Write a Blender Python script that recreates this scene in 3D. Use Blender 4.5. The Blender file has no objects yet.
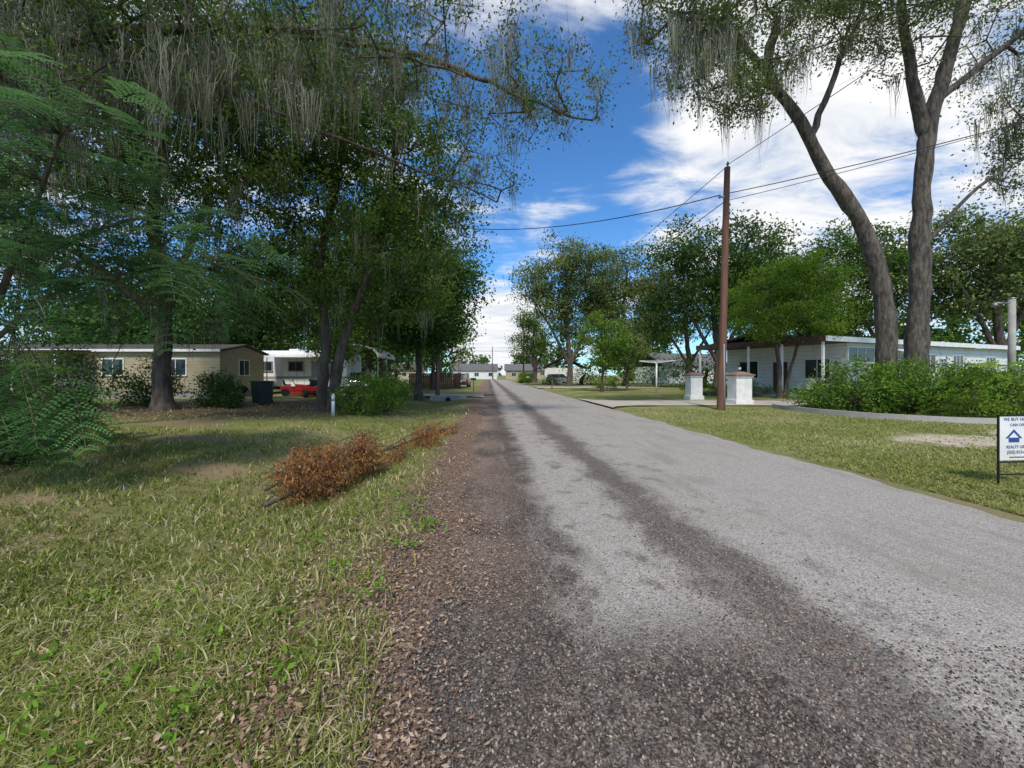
import bpy, math, random
import numpy as np
from mathutils import Vector
R=np.random.default_rng(7); random.seed(7)
D=bpy.data; C=bpy.context
def link(o): C.scene.collection.objects.link(o); return o
# ------------------------------------------------------------ materials
class NT:
    def __init__(s,nt): s.nt=nt; s.n=nt.nodes; s.l=nt.links
    def add(s,t,**k):
        n=s.n.new(t)
        for a,b in k.items(): setattr(n,a,b)
        return n
    def lk(s,a,b): s.l.new(a,b)
    def setin(s,inp,v):
        if hasattr(v,'is_output'): s.l.new(v,inp)
        else: inp.default_value=v
    def math(s,op,a,b=0.0,c=None,clamp=False):
        n=s.n.new('ShaderNodeMath'); n.operation=op; n.use_clamp=clamp
        s.setin(n.inputs[0],a); s.setin(n.inputs[1],b)
        if c is not None: s.setin(n.inputs[2],c)
        return n.outputs[0]
    def mapr(s,v,a,b,c=0.0,d=1.0):
        n=s.n.new('ShaderNodeMapRange'); n.interpolation_type='SMOOTHSTEP'
        s.setin(n.inputs[0],v)
        for i,x in enumerate((a,b,c,d)): n.inputs[i+1].default_value=x
        return n.outputs[0]
    def mix(s,f,a,b):
        n=s.n.new('ShaderNodeMix'); n.data_type='RGBA'
        s.setin(n.inputs[0],f); 
        s.setin(n.inputs[6],a if hasattr(a,'is_output') else (*a,1)); s.setin(n.inputs[7],b if hasattr(b,'is_output') else (*b,1))
        return n.outputs[2]
    def noise(s,vec,scale,detail=4,rough=0.55,dist=0.0):
        n=s.n.new('ShaderNodeTexNoise'); n.inputs['Scale'].default_value=scale; n.inputs['Detail'].default_value=detail
        n.inputs['Roughness'].default_value=rough; n.inputs['Distortion'].default_value=dist
        if vec is not None: s.l.new(vec,n.inputs['Vector'])
        return n.outputs['Fac']
    def scalev(s,vec,sc,off=(0,0,0)):
        n=s.n.new('ShaderNodeMapping'); n.inputs['Scale'].default_value=sc; n.inputs['Location'].default_value=off
        s.l.new(vec,n.inputs['Vector']); return n.outputs[0]
    def bump(s,h,strength,dist):
        n=s.n.new('ShaderNodeBump'); n.inputs['Strength'].default_value=strength; n.inputs['Distance'].default_value=dist
        s.l.new(h,n.inputs['Height']); return n.outputs[0]
def newmat(name):
    m=D.materials.new(name); m.use_nodes=True
    t=NT(m.node_tree); b=t.n['Principled BSDF']; b.inputs['Roughness'].default_value=0.8
    b.inputs['Specular IOR Level'].default_value=0.3
    return m,t,b
def mat(name,c1,c2=None,scale=4,rough=0.7,bump=0.0,metal=0.0,bscale=None,stretch=(1,1,1)):
    m,t,b=newmat(name)
    if c2 is None: c2=tuple(x*0.8 for x in c1)
    co=t.add('ShaderNodeTexCoord').outputs['Object']
    v=t.scalev(co,stretch)
    f=t.noise(v,scale,5,0.6)
    f2=t.mapr(f,0.3,0.7)
    t.lk(t.mix(f2,c1,c2),b.inputs['Base Color'])
    b.inputs['Roughness'].default_value=rough; b.inputs['Metallic'].default_value=metal
    if bump>0:
        t.lk(t.bump(t.noise(v,bscale or scale*4,4,0.7),0.8,bump),b.inputs['Normal'])
    return m
def leafmat(name,cols,trans=0.28,gl=0.0,rough=0.45):
    m=D.materials.new(name); m.use_nodes=True; t=NT(m.node_tree); t.n.remove(t.n['Principled BSDF'])
    b=t.add('ShaderNodeBsdfDiffuse')
    a=t.add('ShaderNodeAttribute',attribute_name='tone')
    r=t.add('ShaderNodeValToRGB'); t.lk(a.outputs['Fac'],r.inputs[0])
    e=r.color_ramp.elements
    n=len(cols)
    e[0].position=0; e[0].color=(*cols[0],1); e[1].position=1; e[1].color=(*cols[-1],1)
    for i in range(1,n-1):
        x=e.new(i/(n-1)); x.color=(*cols[i],1)
    t.lk(r.outputs[0],b.inputs['Color']); out=b.outputs[0]
    if trans>0:
        tr=t.add('ShaderNodeBsdfTranslucent')
        g=t.add('ShaderNodeGamma'); g.inputs[1].default_value=0.85; t.lk(r.outputs[0],g.inputs[0]); t.lk(g.outputs[0],tr.inputs[0])
        mx=t.add('ShaderNodeMixShader'); mx.inputs[0].default_value=trans
        t.lk(out,mx.inputs[1]); t.lk(tr.outputs[0],mx.inputs[2]); out=mx.outputs[0]
    if gl>0:
        gs=t.add('ShaderNodeBsdfAnisotropic'); gs.inputs['Roughness'].default_value=rough
        mx=t.add('ShaderNodeMixShader'); mx.inputs[0].default_value=gl
        t.lk(out,mx.inputs[1]); t.lk(gs.outputs[0],mx.inputs[2]); out=mx.outputs[0]
    t.lk(out,t.n['Material Output'].inputs['Surface'])
    return m
def siding(name,col,pitch=0.15,vertical=False,rough=0.5):
    m,t,b=newmat(name)
    co=t.add('ShaderNodeTexCoord').outputs['Object']
    sp=t.add('ShaderNodeSeparateXYZ'); t.lk(co,sp.inputs[0])
    z=sp.outputs[2] if not vertical else t.math('ADD',sp.outputs[0],sp.outputs[1])
    fr=t.math('FRACT',t.math('DIVIDE',z,pitch))
    line=t.mapr(fr,0.0,0.14)
    n=t.mapr(t.noise(co,1.2,6),0.3,0.75)
    base=t.mix(n,col,tuple(c*0.82 for c in col))
    t.lk(t.mix(line,tuple(c*0.5 for c in col),base),b.inputs['Base Color'])
    t.lk(t.bump(fr,0.6,0.02),b.inputs['Normal']); b.inputs['Roughness'].default_value=rough
    return m
M={}
M['bark']=mat('bark',(0.14,0.11,0.085),(0.05,0.04,0.033),3,0.9,0.04,stretch=(2,2,0.5),bscale=9)
M['barkl']=mat('bark_light',(0.19,0.16,0.13),(0.05,0.042,0.035),5,0.9,0.12,stretch=(2,2,0.45),bscale=10)
M['oak']=leafmat('oak_leaves',[(0.022,0.052,0.012),(0.058,0.115,0.023),(0.115,0.185,0.037),(0.22,0.29,0.065)])
M['oakd']=leafmat('oak_leaves_dark',[(0.017,0.043,0.012),(0.038,0.085,0.02),(0.075,0.14,0.032),(0.14,0.205,0.052)])
M['oaky']=leafmat('oak_leaves_yellowish',[(0.045,0.075,0.022),(0.10,0.145,0.04),(0.17,0.22,0.065),(0.29,0.315,0.12)])
M['bright']=leafmat('bright_leaves',[(0.05,0.11,0.012),(0.12,0.22,0.02),(0.21,0.33,0.035),(0.32,0.44,0.07)])
M['fern']=leafmat('feathery_leaves',[(0.03,0.09,0.028),(0.065,0.16,0.05),(0.11,0.23,0.07),(0.18,0.33,0.10)],0.35)
M['shrub']=leafmat('shrub_leaves',[(0.03,0.075,0.01),(0.09,0.17,0.022),(0.16,0.27,0.04),(0.26,0.37,0.07)])
M['moss']=leafmat('spanish_moss',[(0.15,0.15,0.105),(0.24,0.235,0.17),(0.34,0.335,0.25)],0.3)
M['dry']=leafmat('dry_leaves',[(0.13,0.055,0.022),(0.27,0.12,0.04),(0.41,0.20,0.075),(0.54,0.32,0.16)],0.25)
M['litter']=leafmat('leaf_litter',[(0.09,0.06,0.042),(0.19,0.12,0.08),(0.31,0.20,0.13),(0.5,0.38,0.27)],0)
M['grass']=leafmat('grass_blades',[(0.08,0.12,0.018),(0.135,0.185,0.03),(0.225,0.26,0.055),(0.36,0.36,0.12),(0.62,0.54,0.32)],0.28)
M['weed']=leafmat('weed_leaves',[(0.09,0.2,0.02),(0.16,0.30,0.035),(0.25,0.4,0.06)],0.35)
M['white']=mat('white_paint',(0.82,0.82,0.79),(0.70,0.70,0.66),2,0.55)
M['stucco']=mat('white_stucco',(0.82,0.81,0.78),(0.68,0.66,0.62),3,0.8,0.01,bscale=40)
M['brown']=mat('brown_trim',(0.11,0.065,0.045),(0.06,0.04,0.03),3,0.6)
M['capbrown']=mat('terracotta_cap',(0.30,0.19,0.13),(0.20,0.13,0.1),8,0.8,0.005)
M['concrete']=mat('concrete',(0.42,0.40,0.36),(0.28,0.265,0.24),1.3,0.9,0.006,bscale=60)
M['drive']=mat('driveway_concrete',(0.52,0.46,0.38),(0.37,0.32,0.26),0.8,0.9,0.005,bscale=50)
M['polewood']=mat('pole_wood',(0.20,0.10,0.065),(0.11,0.06,0.042),3,0.85,0.01,stretch=(4,4,0.3),bscale=12)
M['black']=mat('black_plastic',(0.02,0.02,0.022),(0.03,0.03,0.03),5,0.45)
M['blackmetal']=mat('black_metal',(0.015,0.015,0.015),(0.03,0.03,0.03),5,0.4,metal=0.3)
M['rubber']=mat('rubber',(0.018,0.018,0.018),(0.03,0.03,0.03),8,0.9)
M['metal']=mat('grey_metal',(0.4,0.4,0.41),(0.3,0.3,0.3),6,0.4,metal=0.8)
M['grey']=mat('grey_paint',(0.33,0.34,0.35),(0.26,0.27,0.28),3,0.5)
M['roof']=mat('grey_roof',(0.17,0.165,0.16),(0.1,0.1,0.1),3,0.85,0.01,bscale=30)
M['roofd']=mat('dark_roof',(0.10,0.075,0.06),(0.06,0.05,0.045),3,0.85,0.01,bscale=30)
M['red']=mat('red_paint',(0.45,0.02,0.02),(0.33,0.02,0.02),3,0.35)
M['beige']=siding('beige_siding',(0.46,0.39,0.25),0.2)
M['whites']=siding('white_siding',(0.84,0.84,0.82),0.6,True)
M['whiteh']=siding('white_lap_siding',(0.82,0.82,0.79),0.25)
M['cable']=mat('cable',(0.02,0.02,0.02),(0.03,0.03,0.03),3,0.6)
M['blue']=mat('blue_print',(0.03,0.08,0.28),(0.03,0.07,0.25),3,0.4)
M['dark']=mat('pipe_shade',(0.025,0.022,0.02),(0.015,0.015,0.015),3,0.9)
M['green']=mat('green_plastic',(0.03,0.07,0.04),(0.025,0.055,0.03),3,0.5)
def glassm():
    m,t,b=newmat('window_glass'); b.inputs['Base Color'].default_value=(0.02,0.025,0.03,1)
    b.inputs['Roughness'].default_value=0.08; b.inputs['Specular IOR Level'].default_value=0.8
    return m
M['glass']=glassm()
def lightm(name,c):
    m,t,b=newmat(name); b.inputs['Base Color'].default_value=(*c,1); b.inputs['Roughness'].default_value=0.25; b.inputs['Coat Weight'].default_value=0.5; return m
M['tail']=lightm('tail_light_lens',(0.4,0.01,0.01)); M['head']=lightm('head_light_lens',(0.7,0.7,0.7))

# ------------------------------------------------------------ mesh helpers
def quadmesh(name,parts,mats,parent=None):
    V=[];Q=[];MI=[];RN=[];SM=[];o=0
    for v,q,mi,rn,sm in parts:
        if len(q)==0: continue
        V.append(v);Q.append(q+o);o+=len(v)
        MI.append(np.full(len(q),mi,np.int32)); RN.append(np.broadcast_to(rn,(len(q),)).astype(np.float32)); SM.append(np.full(len(q),sm,bool))
    V=np.concatenate(V).astype(np.float32);Q=np.concatenate(Q).astype(np.int32)
    MI=np.concatenate(MI);RN=np.concatenate(RN);SM=np.concatenate(SM)
    me=D.meshes.new(name); me.vertices.add(len(V)); me.vertices.foreach_set('co',V.ravel())
    me.loops.add(Q.size); me.loops.foreach_set('vertex_index',Q.ravel())
    me.polygons.add(len(Q)); me.polygons.foreach_set('loop_start',np.arange(0,Q.size,4,dtype=np.int32))
    me.update(calc_edges=True)
    me.polygons.foreach_set('material_index',MI); me.polygons.foreach_set('use_smooth',SM)
    a=me.attributes.new('tone','FLOAT','FACE'); a.data.foreach_set('value',RN)
    for m in mats: me.materials.append(m)
    me.validate()
    ob=link(D.objects.new(name,me))
    if parent: ob.parent=parent
    return ob
def unit(v): return v/np.maximum(np.linalg.norm(v,axis=-1,keepdims=True),1e-9)
def edges_tubes(P0,P1,r0,r1,n=6):
    d=unit(P1-P0); up=np.where(np.abs(d[:,2:3])>0.9,np.array([[1.,0,0]]),np.array([[0,0,1.]]))
    a=unit(np.cross(d,up)); b=np.cross(d,a)
    N=len(P0); th=np.arange(n)*2*math.pi/n
    cs=np.cos(th)[None,:,None]; sn=np.sin(th)[None,:,None]
    ring=a[:,None,:]*cs+b[:,None,:]*sn
    V0=P0[:,None,:]+ring*r0[:,None,None]; V1=P1[:,None,:]+ring*r1[:,None,None]
    V=np.concatenate([V0,V1],1).reshape(-1,3)
    i=np.arange(n); j=(i+1)%n
    q=np.stack([i,j,j+n,i+n],1)
    Q=(q[None]+ (np.arange(N)*2*n)[:,None,None]).reshape(-1,4)
    return V,Q
def tube(pts,rad,n=12,wob=0.0,seed=0):
    pts=np.asarray(pts,float); rad=np.asarray(rad,float); N=len(pts)
    d=np.gradient(pts,axis=0); d=unit(d)
    ref=np.array([1.,0.1,0.]); a=unit(ref-d*(d@ref)[:,None]); b=np.cross(d,a)
    th=np.arange(n)*2*math.pi/n
    rr=np.random.default_rng(seed)
    w=1+wob*(rr.standard_normal(n)[None]*0.6+rr.standard_normal((N,n))*0.25)
    V=pts[:,None,:]+(a[:,None,:]*np.cos(th)[None,:,None]+b[:,None,:]*np.sin(th)[None,:,None])*rad[:,None,None]*w[:,:,None]
    i=np.arange(n);j=(i+1)%n
    q=np.stack([i,j,j+n,i+n],1); Q=(q[None]+(np.arange(N-1)*n)[:,None,None]).reshape(-1,4)
    return V.reshape(-1,3),Q
def smooth_poly(pts,step=0.5):
    pts=np.asarray(pts,float)
    P=np.vstack([2*pts[0]-pts[1],pts,2*pts[-1]-pts[-2]]); out=[]
    for k in range(1,len(P)-2):
        n=max(2,int(np.linalg.norm(P[k+1]-P[k])/step))
        for t in np.arange(n)/n:
            out.append(0.5*((2*P[k])+(-P[k-1]+P[k+1])*t+(2*P[k-1]-5*P[k]+4*P[k+1]-P[k+2])*t*t+(-P[k-1]+3*P[k]-3*P[k+1]+P[k+2])*t**3))
    out.append(P[-2]); return np.array(out)
def leaves(cen,L,rng,droop=0.25,aspect=0.5):
    N=len(cen)
    d=rng.standard_normal((N,3)); d[:,2]-=droop; d=unit(d)
    s=rng.standard_normal((N,3)); s[:,2]*=0.45; s=unit(s-d*np.sum(s*d,1,keepdims=True))
    L=np.broadcast_to(L,(N,))*rng.uniform(0.65,1.3,N); L=L[:,None]
    V=np.stack([cen-d*L/2,cen+s*L*aspect/2,cen+d*L/2,cen-s*L*aspect/2],1).reshape(-1,3)
    return V,np.arange(4*N).reshape(-1,4)
def strands(pos,length,rng,k=14,spread=0.12,w=0.022):
    P=np.repeat(pos,k,0)+rng.standard_normal((len(pos)*k,3))*spread*np.array([1,1,0.3])
    N=len(P); Ls=np.repeat(length,k)*rng.uniform(0.15,1.1,N)
    ang=rng.uniform(0,6.28,N); side=np.stack([np.cos(ang),np.sin(ang),0*ang],1)
    segs=4; pts=[];cur=P.copy(); 
    conv=np.repeat(pos,k,0)
    for i in range(segs+1):
        pts.append(cur.copy()); step=rng.standard_normal((N,3))*0.045; step[:,2]=-1*Ls/segs
        cur=cur+step; cur[:,:2]+= (conv[:,:2]-cur[:,:2])*0.22
    V=[];
    for i,p in enumerate(pts):
        ww=w*(1-i/(segs+0.3))*rng.uniform(0.5,1.2,N)
        V.append(p-side*ww[:,None]); V.append(p+side*ww[:,None])
    V=np.stack(V,1).reshape(-1,3)
    q=np.array([[2*i,2*i+1,2*i+3,2*i+2] for i in range(segs)])
    Q=(q[None]+(np.arange(N)*2*(segs+1))[:,None,None]).reshape(-1,4)
    return V,Q,np.repeat(rng.uniform(0,1,N),segs)
def in_ells(ells,n,rng,shell=2.2):
    w=np.array([e[2] if len(e)>2 else e[1][0]*e[1][1]*e[1][2] for e in ells],float); w/=w.sum()
    ch=rng.choice(len(ells),n,p=w)
    u=unit(rng.standard_normal((n,3)))*(rng.uniform(0,1,n)**(1/shell))[:,None]
    c=np.array([e[0] for e in ells],float)[ch]; r=np.array([e[1] for e in ells],float)[ch]
    return c+u*r
def tree(name,trunks,ells,nclump,lper,lsize,csize,leafm,bark='bark',moss=0,mosslen=(0.4,1.2),zmin=2.5,seed=1,aspect=0.5,tipr=0.012,mossw=0.022,mossk=14,twigs=0,sides=12,mossext=None,mosssp=0.12):
    rng=np.random.default_rng(seed)
    parts=[]; N=[];PAR=[];RAD=[];
    for ti,(pts,r0,r1) in enumerate(trunks):
        pl=smooth_poly(pts,0.45); m=len(pl)
        j=rng.standard_normal((m,3))*0.025; j[0]=0; pl=pl+j
        t=np.linspace(0,1,m); rr=r0+(r1-r0)*t**0.8
        rr=rr*(1+0.05*rng.standard_normal(m))
        if ti==0 or pts[0][2]<0.5: rr=rr*(1+0.55*np.exp(-(pl[:,2]-pl[0,2])/0.35))
        parts.append((*tube(pl,rr,sides,0.08,seed+ti),0,0.5,True))
        base=-1
        if N and pts[0][2]>=0.5:
            A=np.array(N); base=int(np.argmin(np.linalg.norm(A-pl[0],axis=1)))
        for i in range(m):
            PAR.append(base if i==0 else len(N)-1); N.append(pl[i]); RAD.append(rr[i])
    nt=len(N)
    cl=in_ells(ells,nclump,rng)
    A=np.array(N); dist=np.min(np.linalg.norm(cl[:,None]-A[None],axis=2),axis=1)
    cl=cl[np.argsort(dist)]
    cap=nt+nclump*14; arr=np.full((cap,3),1e6); arr[:nt]=A; cnt=nt
    acc=np.zeros(cap)
    par=PAR+[0]*(cap-nt)
    okmask=np.zeros(cap); okmask[:nt]=np.where(A[:,2]<zmin,1e3,0)
    for c in cl:
        dv=c-arr[:cnt]; dd=np.linalg.norm(dv,axis=1)+okmask[:cnt]+np.maximum(0,-dv[:,2])*0.35
        k=int(np.argmin(dd)); p0=arr[k].copy(); L=np.linalg.norm(c-p0)
        ns=min(12,max(1,int(L/0.55)))
        bow=np.array([0,0,0.12*L])+rng.standard_normal(3)*0.1*L
        pk=k
        for i in range(1,ns+1):
            t=i/ns; p=p0+(c-p0)*t+bow*(4*t*(1-t))*0.5
            if i<ns: p=p+rng.standard_normal(3)*0.05
            arr[cnt]=p; par[cnt]=pk; pk=cnt; cnt+=1
        acc[pk]+=tipr**2.2
    for i in range(cnt-1,nt-1,-1):
        if par[i]>=0: acc[par[i]]+=acc[i]
    rad=np.maximum(acc,1e-12)**(1/2.2)
    idx=np.arange(nt,cnt); p=np.array([par[i] for i in idx],int)
    rp=np.minimum(np.maximum(rad[p],0.001),0.3); rp=np.where(p<nt,np.minimum(rp,rad[idx]*1.25),rp)
    ps=arr[p]; pe=arr[idx]
    parts.append((*edges_tubes(ps,pe+unit(pe-ps)*0.01,rp,rad[idx],5),0,0.5,True))
    K=len(cl)
    if twigs>0:
        tb=np.repeat(cl,twigs,0); te=tb+rng.standard_normal((len(tb),3))*csize*np.array([1.2,1.2,0.8])
        parts.append((*edges_tubes(tb,te,np.full(len(tb),tipr*0.7),np.full(len(tb),0.003),3),0,0.5,False))
    crnd=rng.uniform(0,1,K); csc=rng.uniform(0.6,1.35,K)
    cnts=np.maximum(3,(lper*rng.uniform(0.4,1.6,K))).astype(int)
    rep=np.repeat(np.arange(K),cnts)
    off=rng.standard_normal((len(rep),3))*np.array([1,1,0.6])*csize*csc[rep][:,None]
    cen=cl[rep]+off
    rn=np.clip(0.4*crnd[rep]+0.4*rng.uniform(0,1,len(rep))+0.15+0.18*off[:,2]/csize,0,1)  # random tone, plus painted top light: leaves higher in a clump are lighter
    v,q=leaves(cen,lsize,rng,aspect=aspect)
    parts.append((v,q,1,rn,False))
    if moss:
        pool=arr[nt:cnt]; mp=pool[rng.integers(0,len(pool),moss)]
        ln=rng.uniform(*mosslen,moss)
        if mossext is not None:
            ex=np.array(mossext,float); mp=np.concatenate([mp,ex]); ln=np.concatenate([ln,rng.uniform(mosslen[1]*0.6,mosslen[1]*1.3,len(ex))])
        v,q,r=strands(mp,ln,rng,k=mossk,w=mossw,spread=mosssp)
        parts.append((v,q,2,r,False))
    return quadmesh(name,parts,[M[bark],leafm,M['moss']])
def fronds(pos,dirs,size,rng,npin=8,nl=9,lw0=0.1,fat=0.42):
    N=len(pos); V=[];RN=[];SP0=[];SP1=[]
    d=unit(dirs); up=np.array([0,0,1.])
    side=unit(np.cross(d,np.broadcast_to(up,d.shape))+rng.standard_normal((N,3))*0.25); nrm=np.cross(side,d)
    fr=rng.uniform(0,1,N)
    prev=pos.copy()
    for i in range(npin):
        t=(i+1.5)/(npin+1); c=pos+d*(size*t)[:,None]-up*(0.4*t*t*size)[:,None]
        SP0.append(prev);SP1.append(c);prev=c
        pl=size*0.45*math.sin(math.pi*min(1,0.25+0.7*t))
        for sg in(-1,1):
            pd=unit(side*sg*0.9+d*0.5+rng.standard_normal((N,3))*0.1)
            lp=np.cross(nrm,pd)
            for j in range(nl):
                u=(j+0.7)/nl; cc=c+pd*(pl*u)[:,None]-up*(0.3*u*u*pl)[:,None]
                lw=size*lw0*(1-0.5*u); w=pl/nl*fat
                for s2 in(-1,1):
                    ld=unit(lp*s2+pd*0.35)
                    a=cc; b=cc+ld*lw[:,None]*0.5+pd*w[:,None]; e=cc+ld*lw[:,None]; f=cc+ld*lw[:,None]*0.5-pd*w[:,None]
                    V.append(np.stack([a,b,e,f],1)); RN.append(np.clip(fr*0.65+rng.uniform(0,0.35,N),0,1))
    V=np.stack(V,1).reshape(-1,3); RN=np.stack(RN,1).reshape(-1)
    sv,sq=edges_tubes(np.concatenate(SP0),np.concatenate(SP1),np.full(N*npin,0.006),np.full(N*npin,0.005),3)
    return (V,np.arange(len(V)).reshape(-1,4),1,RN,False),(sv,sq,0,0.5,False)
def polymesh(name,verts,faces,m,parent=None,loc=(0,0,0),rot=(0,0,0),bevel=0,smooth=False):
    me=D.meshes.new(name); me.from_pydata([tuple(v) for v in verts],[],faces); me.update()
    ms=m if isinstance(m,list) else [m]
    for x in ms: me.materials.append(x)
    o=link(D.objects.new(name,me)); o.location=loc; o.rotation_euler=rot
    if parent: o.parent=parent
    if bevel:
        b=o.modifiers.new('bevel','BEVEL'); b.width=bevel; b.segments=2
    if smooth:
        for p in me.polygons: p.use_smooth=True
    return o
def box(name,c,s,m,parent=None,rot=(0,0,0),bevel=0.0,top=1.0):
    x,y,z=s[0]/2,s[1]/2,s[2]/2; T=top
    v=[(-x,-y,-z),(x,-y,-z),(x,y,-z),(-x,y,-z),(-x*T,-y*T,z),(x*T,-y*T,z),(x*T,y*T,z),(-x*T,y*T,z)]
    f=[(0,3,2,1),(4,5,6,7),(0,1,5,4),(1,2,6,5),(2,3,7,6),(3,0,4,7)]
    return polymesh(name,v,f,m,parent,c,rot,bevel)
def cyl(name,c,r,h,m,parent=None,rot=(0,0,0),n=20,r2=None):
    r2=r if r2 is None else r2
    v=[];f=[]
    for i in range(n):
        a=2*math.pi*i/n; v.append((r*math.cos(a),r*math.sin(a),-h/2))
    for i in range(n):
        a=2*math.pi*i/n; v.append((r2*math.cos(a),r2*math.sin(a),h/2))
    for i in range(n): j=(i+1)%n; f.append((i,j,j+n,i+n))
    f.append(tuple(range(n-1,-1,-1))); f.append(tuple(range(n,2*n)))
    o=polymesh(name,v,f,m,parent,c,rot)
    for p in o.data.polygons:
        if len(p.vertices)==4: p.use_smooth=True
    return o
def empty(name,loc=(0,0,0),rz=0):
    e=link(D.objects.new(name,None)); e.location=loc; e.rotation_euler=(0,0,rz); return e
def prism(name,prof,depth,m,parent=None,loc=(0,0,0),rot=(0,0,0),bevel=0):
    n=len(prof); v=[(x,-depth/2,z) for x,z in prof]+[(x,depth/2,z) for x,z in prof]
    f=[tuple(range(n)),tuple(range(2*n-1,n-1,-1))]+[((i+1)%n,i,i+n,(i+1)%n+n) for i in range(n)]
    return polymesh(name,v,f,m,parent,loc,rot,bevel)

# ------------------------------------------------------------ ground
def hf(x,y):
    x=np.asarray(x,float);y=np.asarray(y,float)
    h=-0.24*np.exp(-((x+3.0)/1.2)**2)*np.clip((34-y)/6,0,1)
    h=h+0.025*np.sin(x*1.7+0.6*y)*np.sin(y*0.9-x*0.4)*(np.abs(x-2.6)>3.6)
    h=h+0.012*np.sin(x*5.1+1)*np.sin(y*4.3)*(np.abs(x-2.6)>3.4)
    h=np.where(np.abs(x-2.66)<3.3,-0.012,h)
    h=h+np.where(x>6.3,0.03,0)
    return h
xs=np.unique(np.concatenate([np.linspace(-900,-60,12),np.linspace(-60,-14,24),np.linspace(-14,14,141),np.linspace(14,60,24),np.linspace(60,900,12)]))
ys=np.unique(np.concatenate([np.linspace(-60,0,10),np.linspace(0,26,131),np.linspace(26,70,30),np.linspace(70,1500,25)]))
X,Y=np.meshgrid(xs,ys); Z=hf(X,Y); nx=len(xs);ny=len(ys)
i,j=np.meshgrid(np.arange(nx-1),np.arange(ny-1)); a=(j*nx+i).ravel()
Q=np.stack([a,a+1,a+1+nx,a+nx],1)
m,t,b=newmat('lawn_ground')
co=t.add('ShaderNodeTexCoord').outputs['Object']
sp=t.add('ShaderNodeSeparateXYZ'); t.lk(co,sp.inputs[0])
n1=t.noise(co,0.35,4); n2=t.noise(co,3.0,5,0.7); n3=t.noise(co,40,3,0.7); n4=t.noise(co,0.9,4,0.6)
green=t.mix(t.mapr(n2,0.35,0.65),(0.155,0.19,0.045),(0.25,0.26,0.085))
green=t.mix(t.mapr(n1,0.42,0.66,0,0.8),green,(0.36,0.31,0.16))
green=t.mix(t.mapr(n3,0.4,0.7,0,0.5),green,(0.09,0.085,0.035))
nearbrown=t.mapr(sp.outputs[1],9,3)
green=t.mix(t.math('MULTIPLY',nearbrown,t.mapr(n4,0.42,0.6,0.35,0.9)),green,(0.24,0.18,0.11))
def ell(cx,cy,rx,ry):
    v=t.add('ShaderNodeVectorMath',operation='MULTIPLY'); s=t.add('ShaderNodeVectorMath',operation='SUBTRACT')
    t.lk(co,s.inputs[0]); s.inputs[1].default_value=(cx,cy,0); t.lk(s.outputs[0],v.inputs[0]); v.inputs[1].default_value=(1/rx,1/ry,0)
    l=t.add('ShaderNodeVectorMath',operation='LENGTH'); t.lk(v.outputs[0],l.inputs[0])
    d=t.math('ADD',l.outputs['Value'],t.math('MULTIPLY',t.math('SUBTRACT',n4,0.5),1.6))
    d=t.math('ADD',d,t.math('MULTIPLY',t.math('SUBTRACT',n2,0.5),1.2))
    return t.mapr(d,0.65,1.2,1,0)
dirt=t.mix(t.mapr(n2,0.3,0.7),(0.17,0.11,0.07),(0.09,0.06,0.04))
col=t.mix(t.math('MULTIPLY',ell(-13,18.5,9,5.0),0.85),green,dirt)
for (ex_,ey_,rx_,ry_) in [(-4.6,6.6,0.6,0.5),(-7.2,9.5,1.1,0.6),(-3.4,9.2,0.5,0.7),(-5.6,4.8,0.4,0.3),(-9.5,12.5,1.6,0.8)]:
    col=t.mix(t.math('MULTIPLY',ell(ex_,ey_,rx_,ry_),0.75),col,(0.31,0.22,0.15))
sand=t.mix(t.mapr(n2,0.3,0.7),(0.60,0.51,0.40),(0.46,0.38,0.27))
col=t.mix(ell(11.2,8.8,2.0,1.1),col,sand); col=t.mix(ell(15.5,9.8,3,1.0),col,sand)
xe=t.math('ABSOLUTE',t.math('SUBTRACT',sp.outputs[0],2.66))
xe=t.math('ADD',xe,t.math('MULTIPLY',t.math('SUBTRACT',n4,0.5),0.8))
left=t.math('LESS_THAN',sp.outputs[0],2.0)
edge=t.math('MULTIPLY',t.mapr(xe,4.0,3.4,0,1),left)
col=t.mix(edge,col,t.mix(t.mapr(n3,0.35,0.65),(0.29,0.20,0.15),(0.15,0.105,0.075)))
t.lk(col,b.inputs['Base Color']); b.inputs['Roughness'].default_value=0.95; b.inputs['Specular IOR Level'].default_value=0.1
t.lk(t.bump(t.math('ADD',n2,t.math('MULTIPLY',n3,0.5)),1.0,0.05),b.inputs['Normal'])
quadmesh('ground',[(np.stack([X.ravel(),Y.ravel(),Z.ravel()],1),Q,0,0.5,True)],[m])
# road
m,t,b=newmat('asphalt')
co=t.add('ShaderNodeTexCoord').outputs['Object']; sp=t.add('ShaderNodeSeparateXYZ'); t.lk(co,sp.inputs[0])
big=t.noise(co,0.55,4,0.6); str_=t.noise(t.scalev(co,(1.8,0.3,1)),1.5,6,0.65); fine=t.noise(co,9,5,0.75); med=t.noise(co,2.2,5,0.65)
xd=t.math('ADD',sp.outputs[0],t.math('MULTIPLY',t.math('SUBTRACT',big,0.5),0.7))
xd=t.math('ADD',xd,t.math('MULTIPLY',t.math('SUBTRACT',fine,0.5),0.45))
xd=t.math('ADD',xd,t.math('MULTIPLY',t.math('SUBTRACT',med,0.5),0.6))
dk1=t.mapr(xd,0.80,0.42)
bandc=t.math('ABSOLUTE',t.math('SUBTRACT',xd,1.75))
dk2=t.mapr(bandc,0.5,0.12,0,0.8)
neardk=t.math('MULTIPLY',t.mapr(sp.outputs[1],2.8,1.9),t.mapr(xd,1.9,1.4))
patch=t.math('MULTIPLY',t.mapr(med,0.54,0.66,0,0.6),t.mapr(sp.outputs[0],3.8,1.5))
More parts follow.
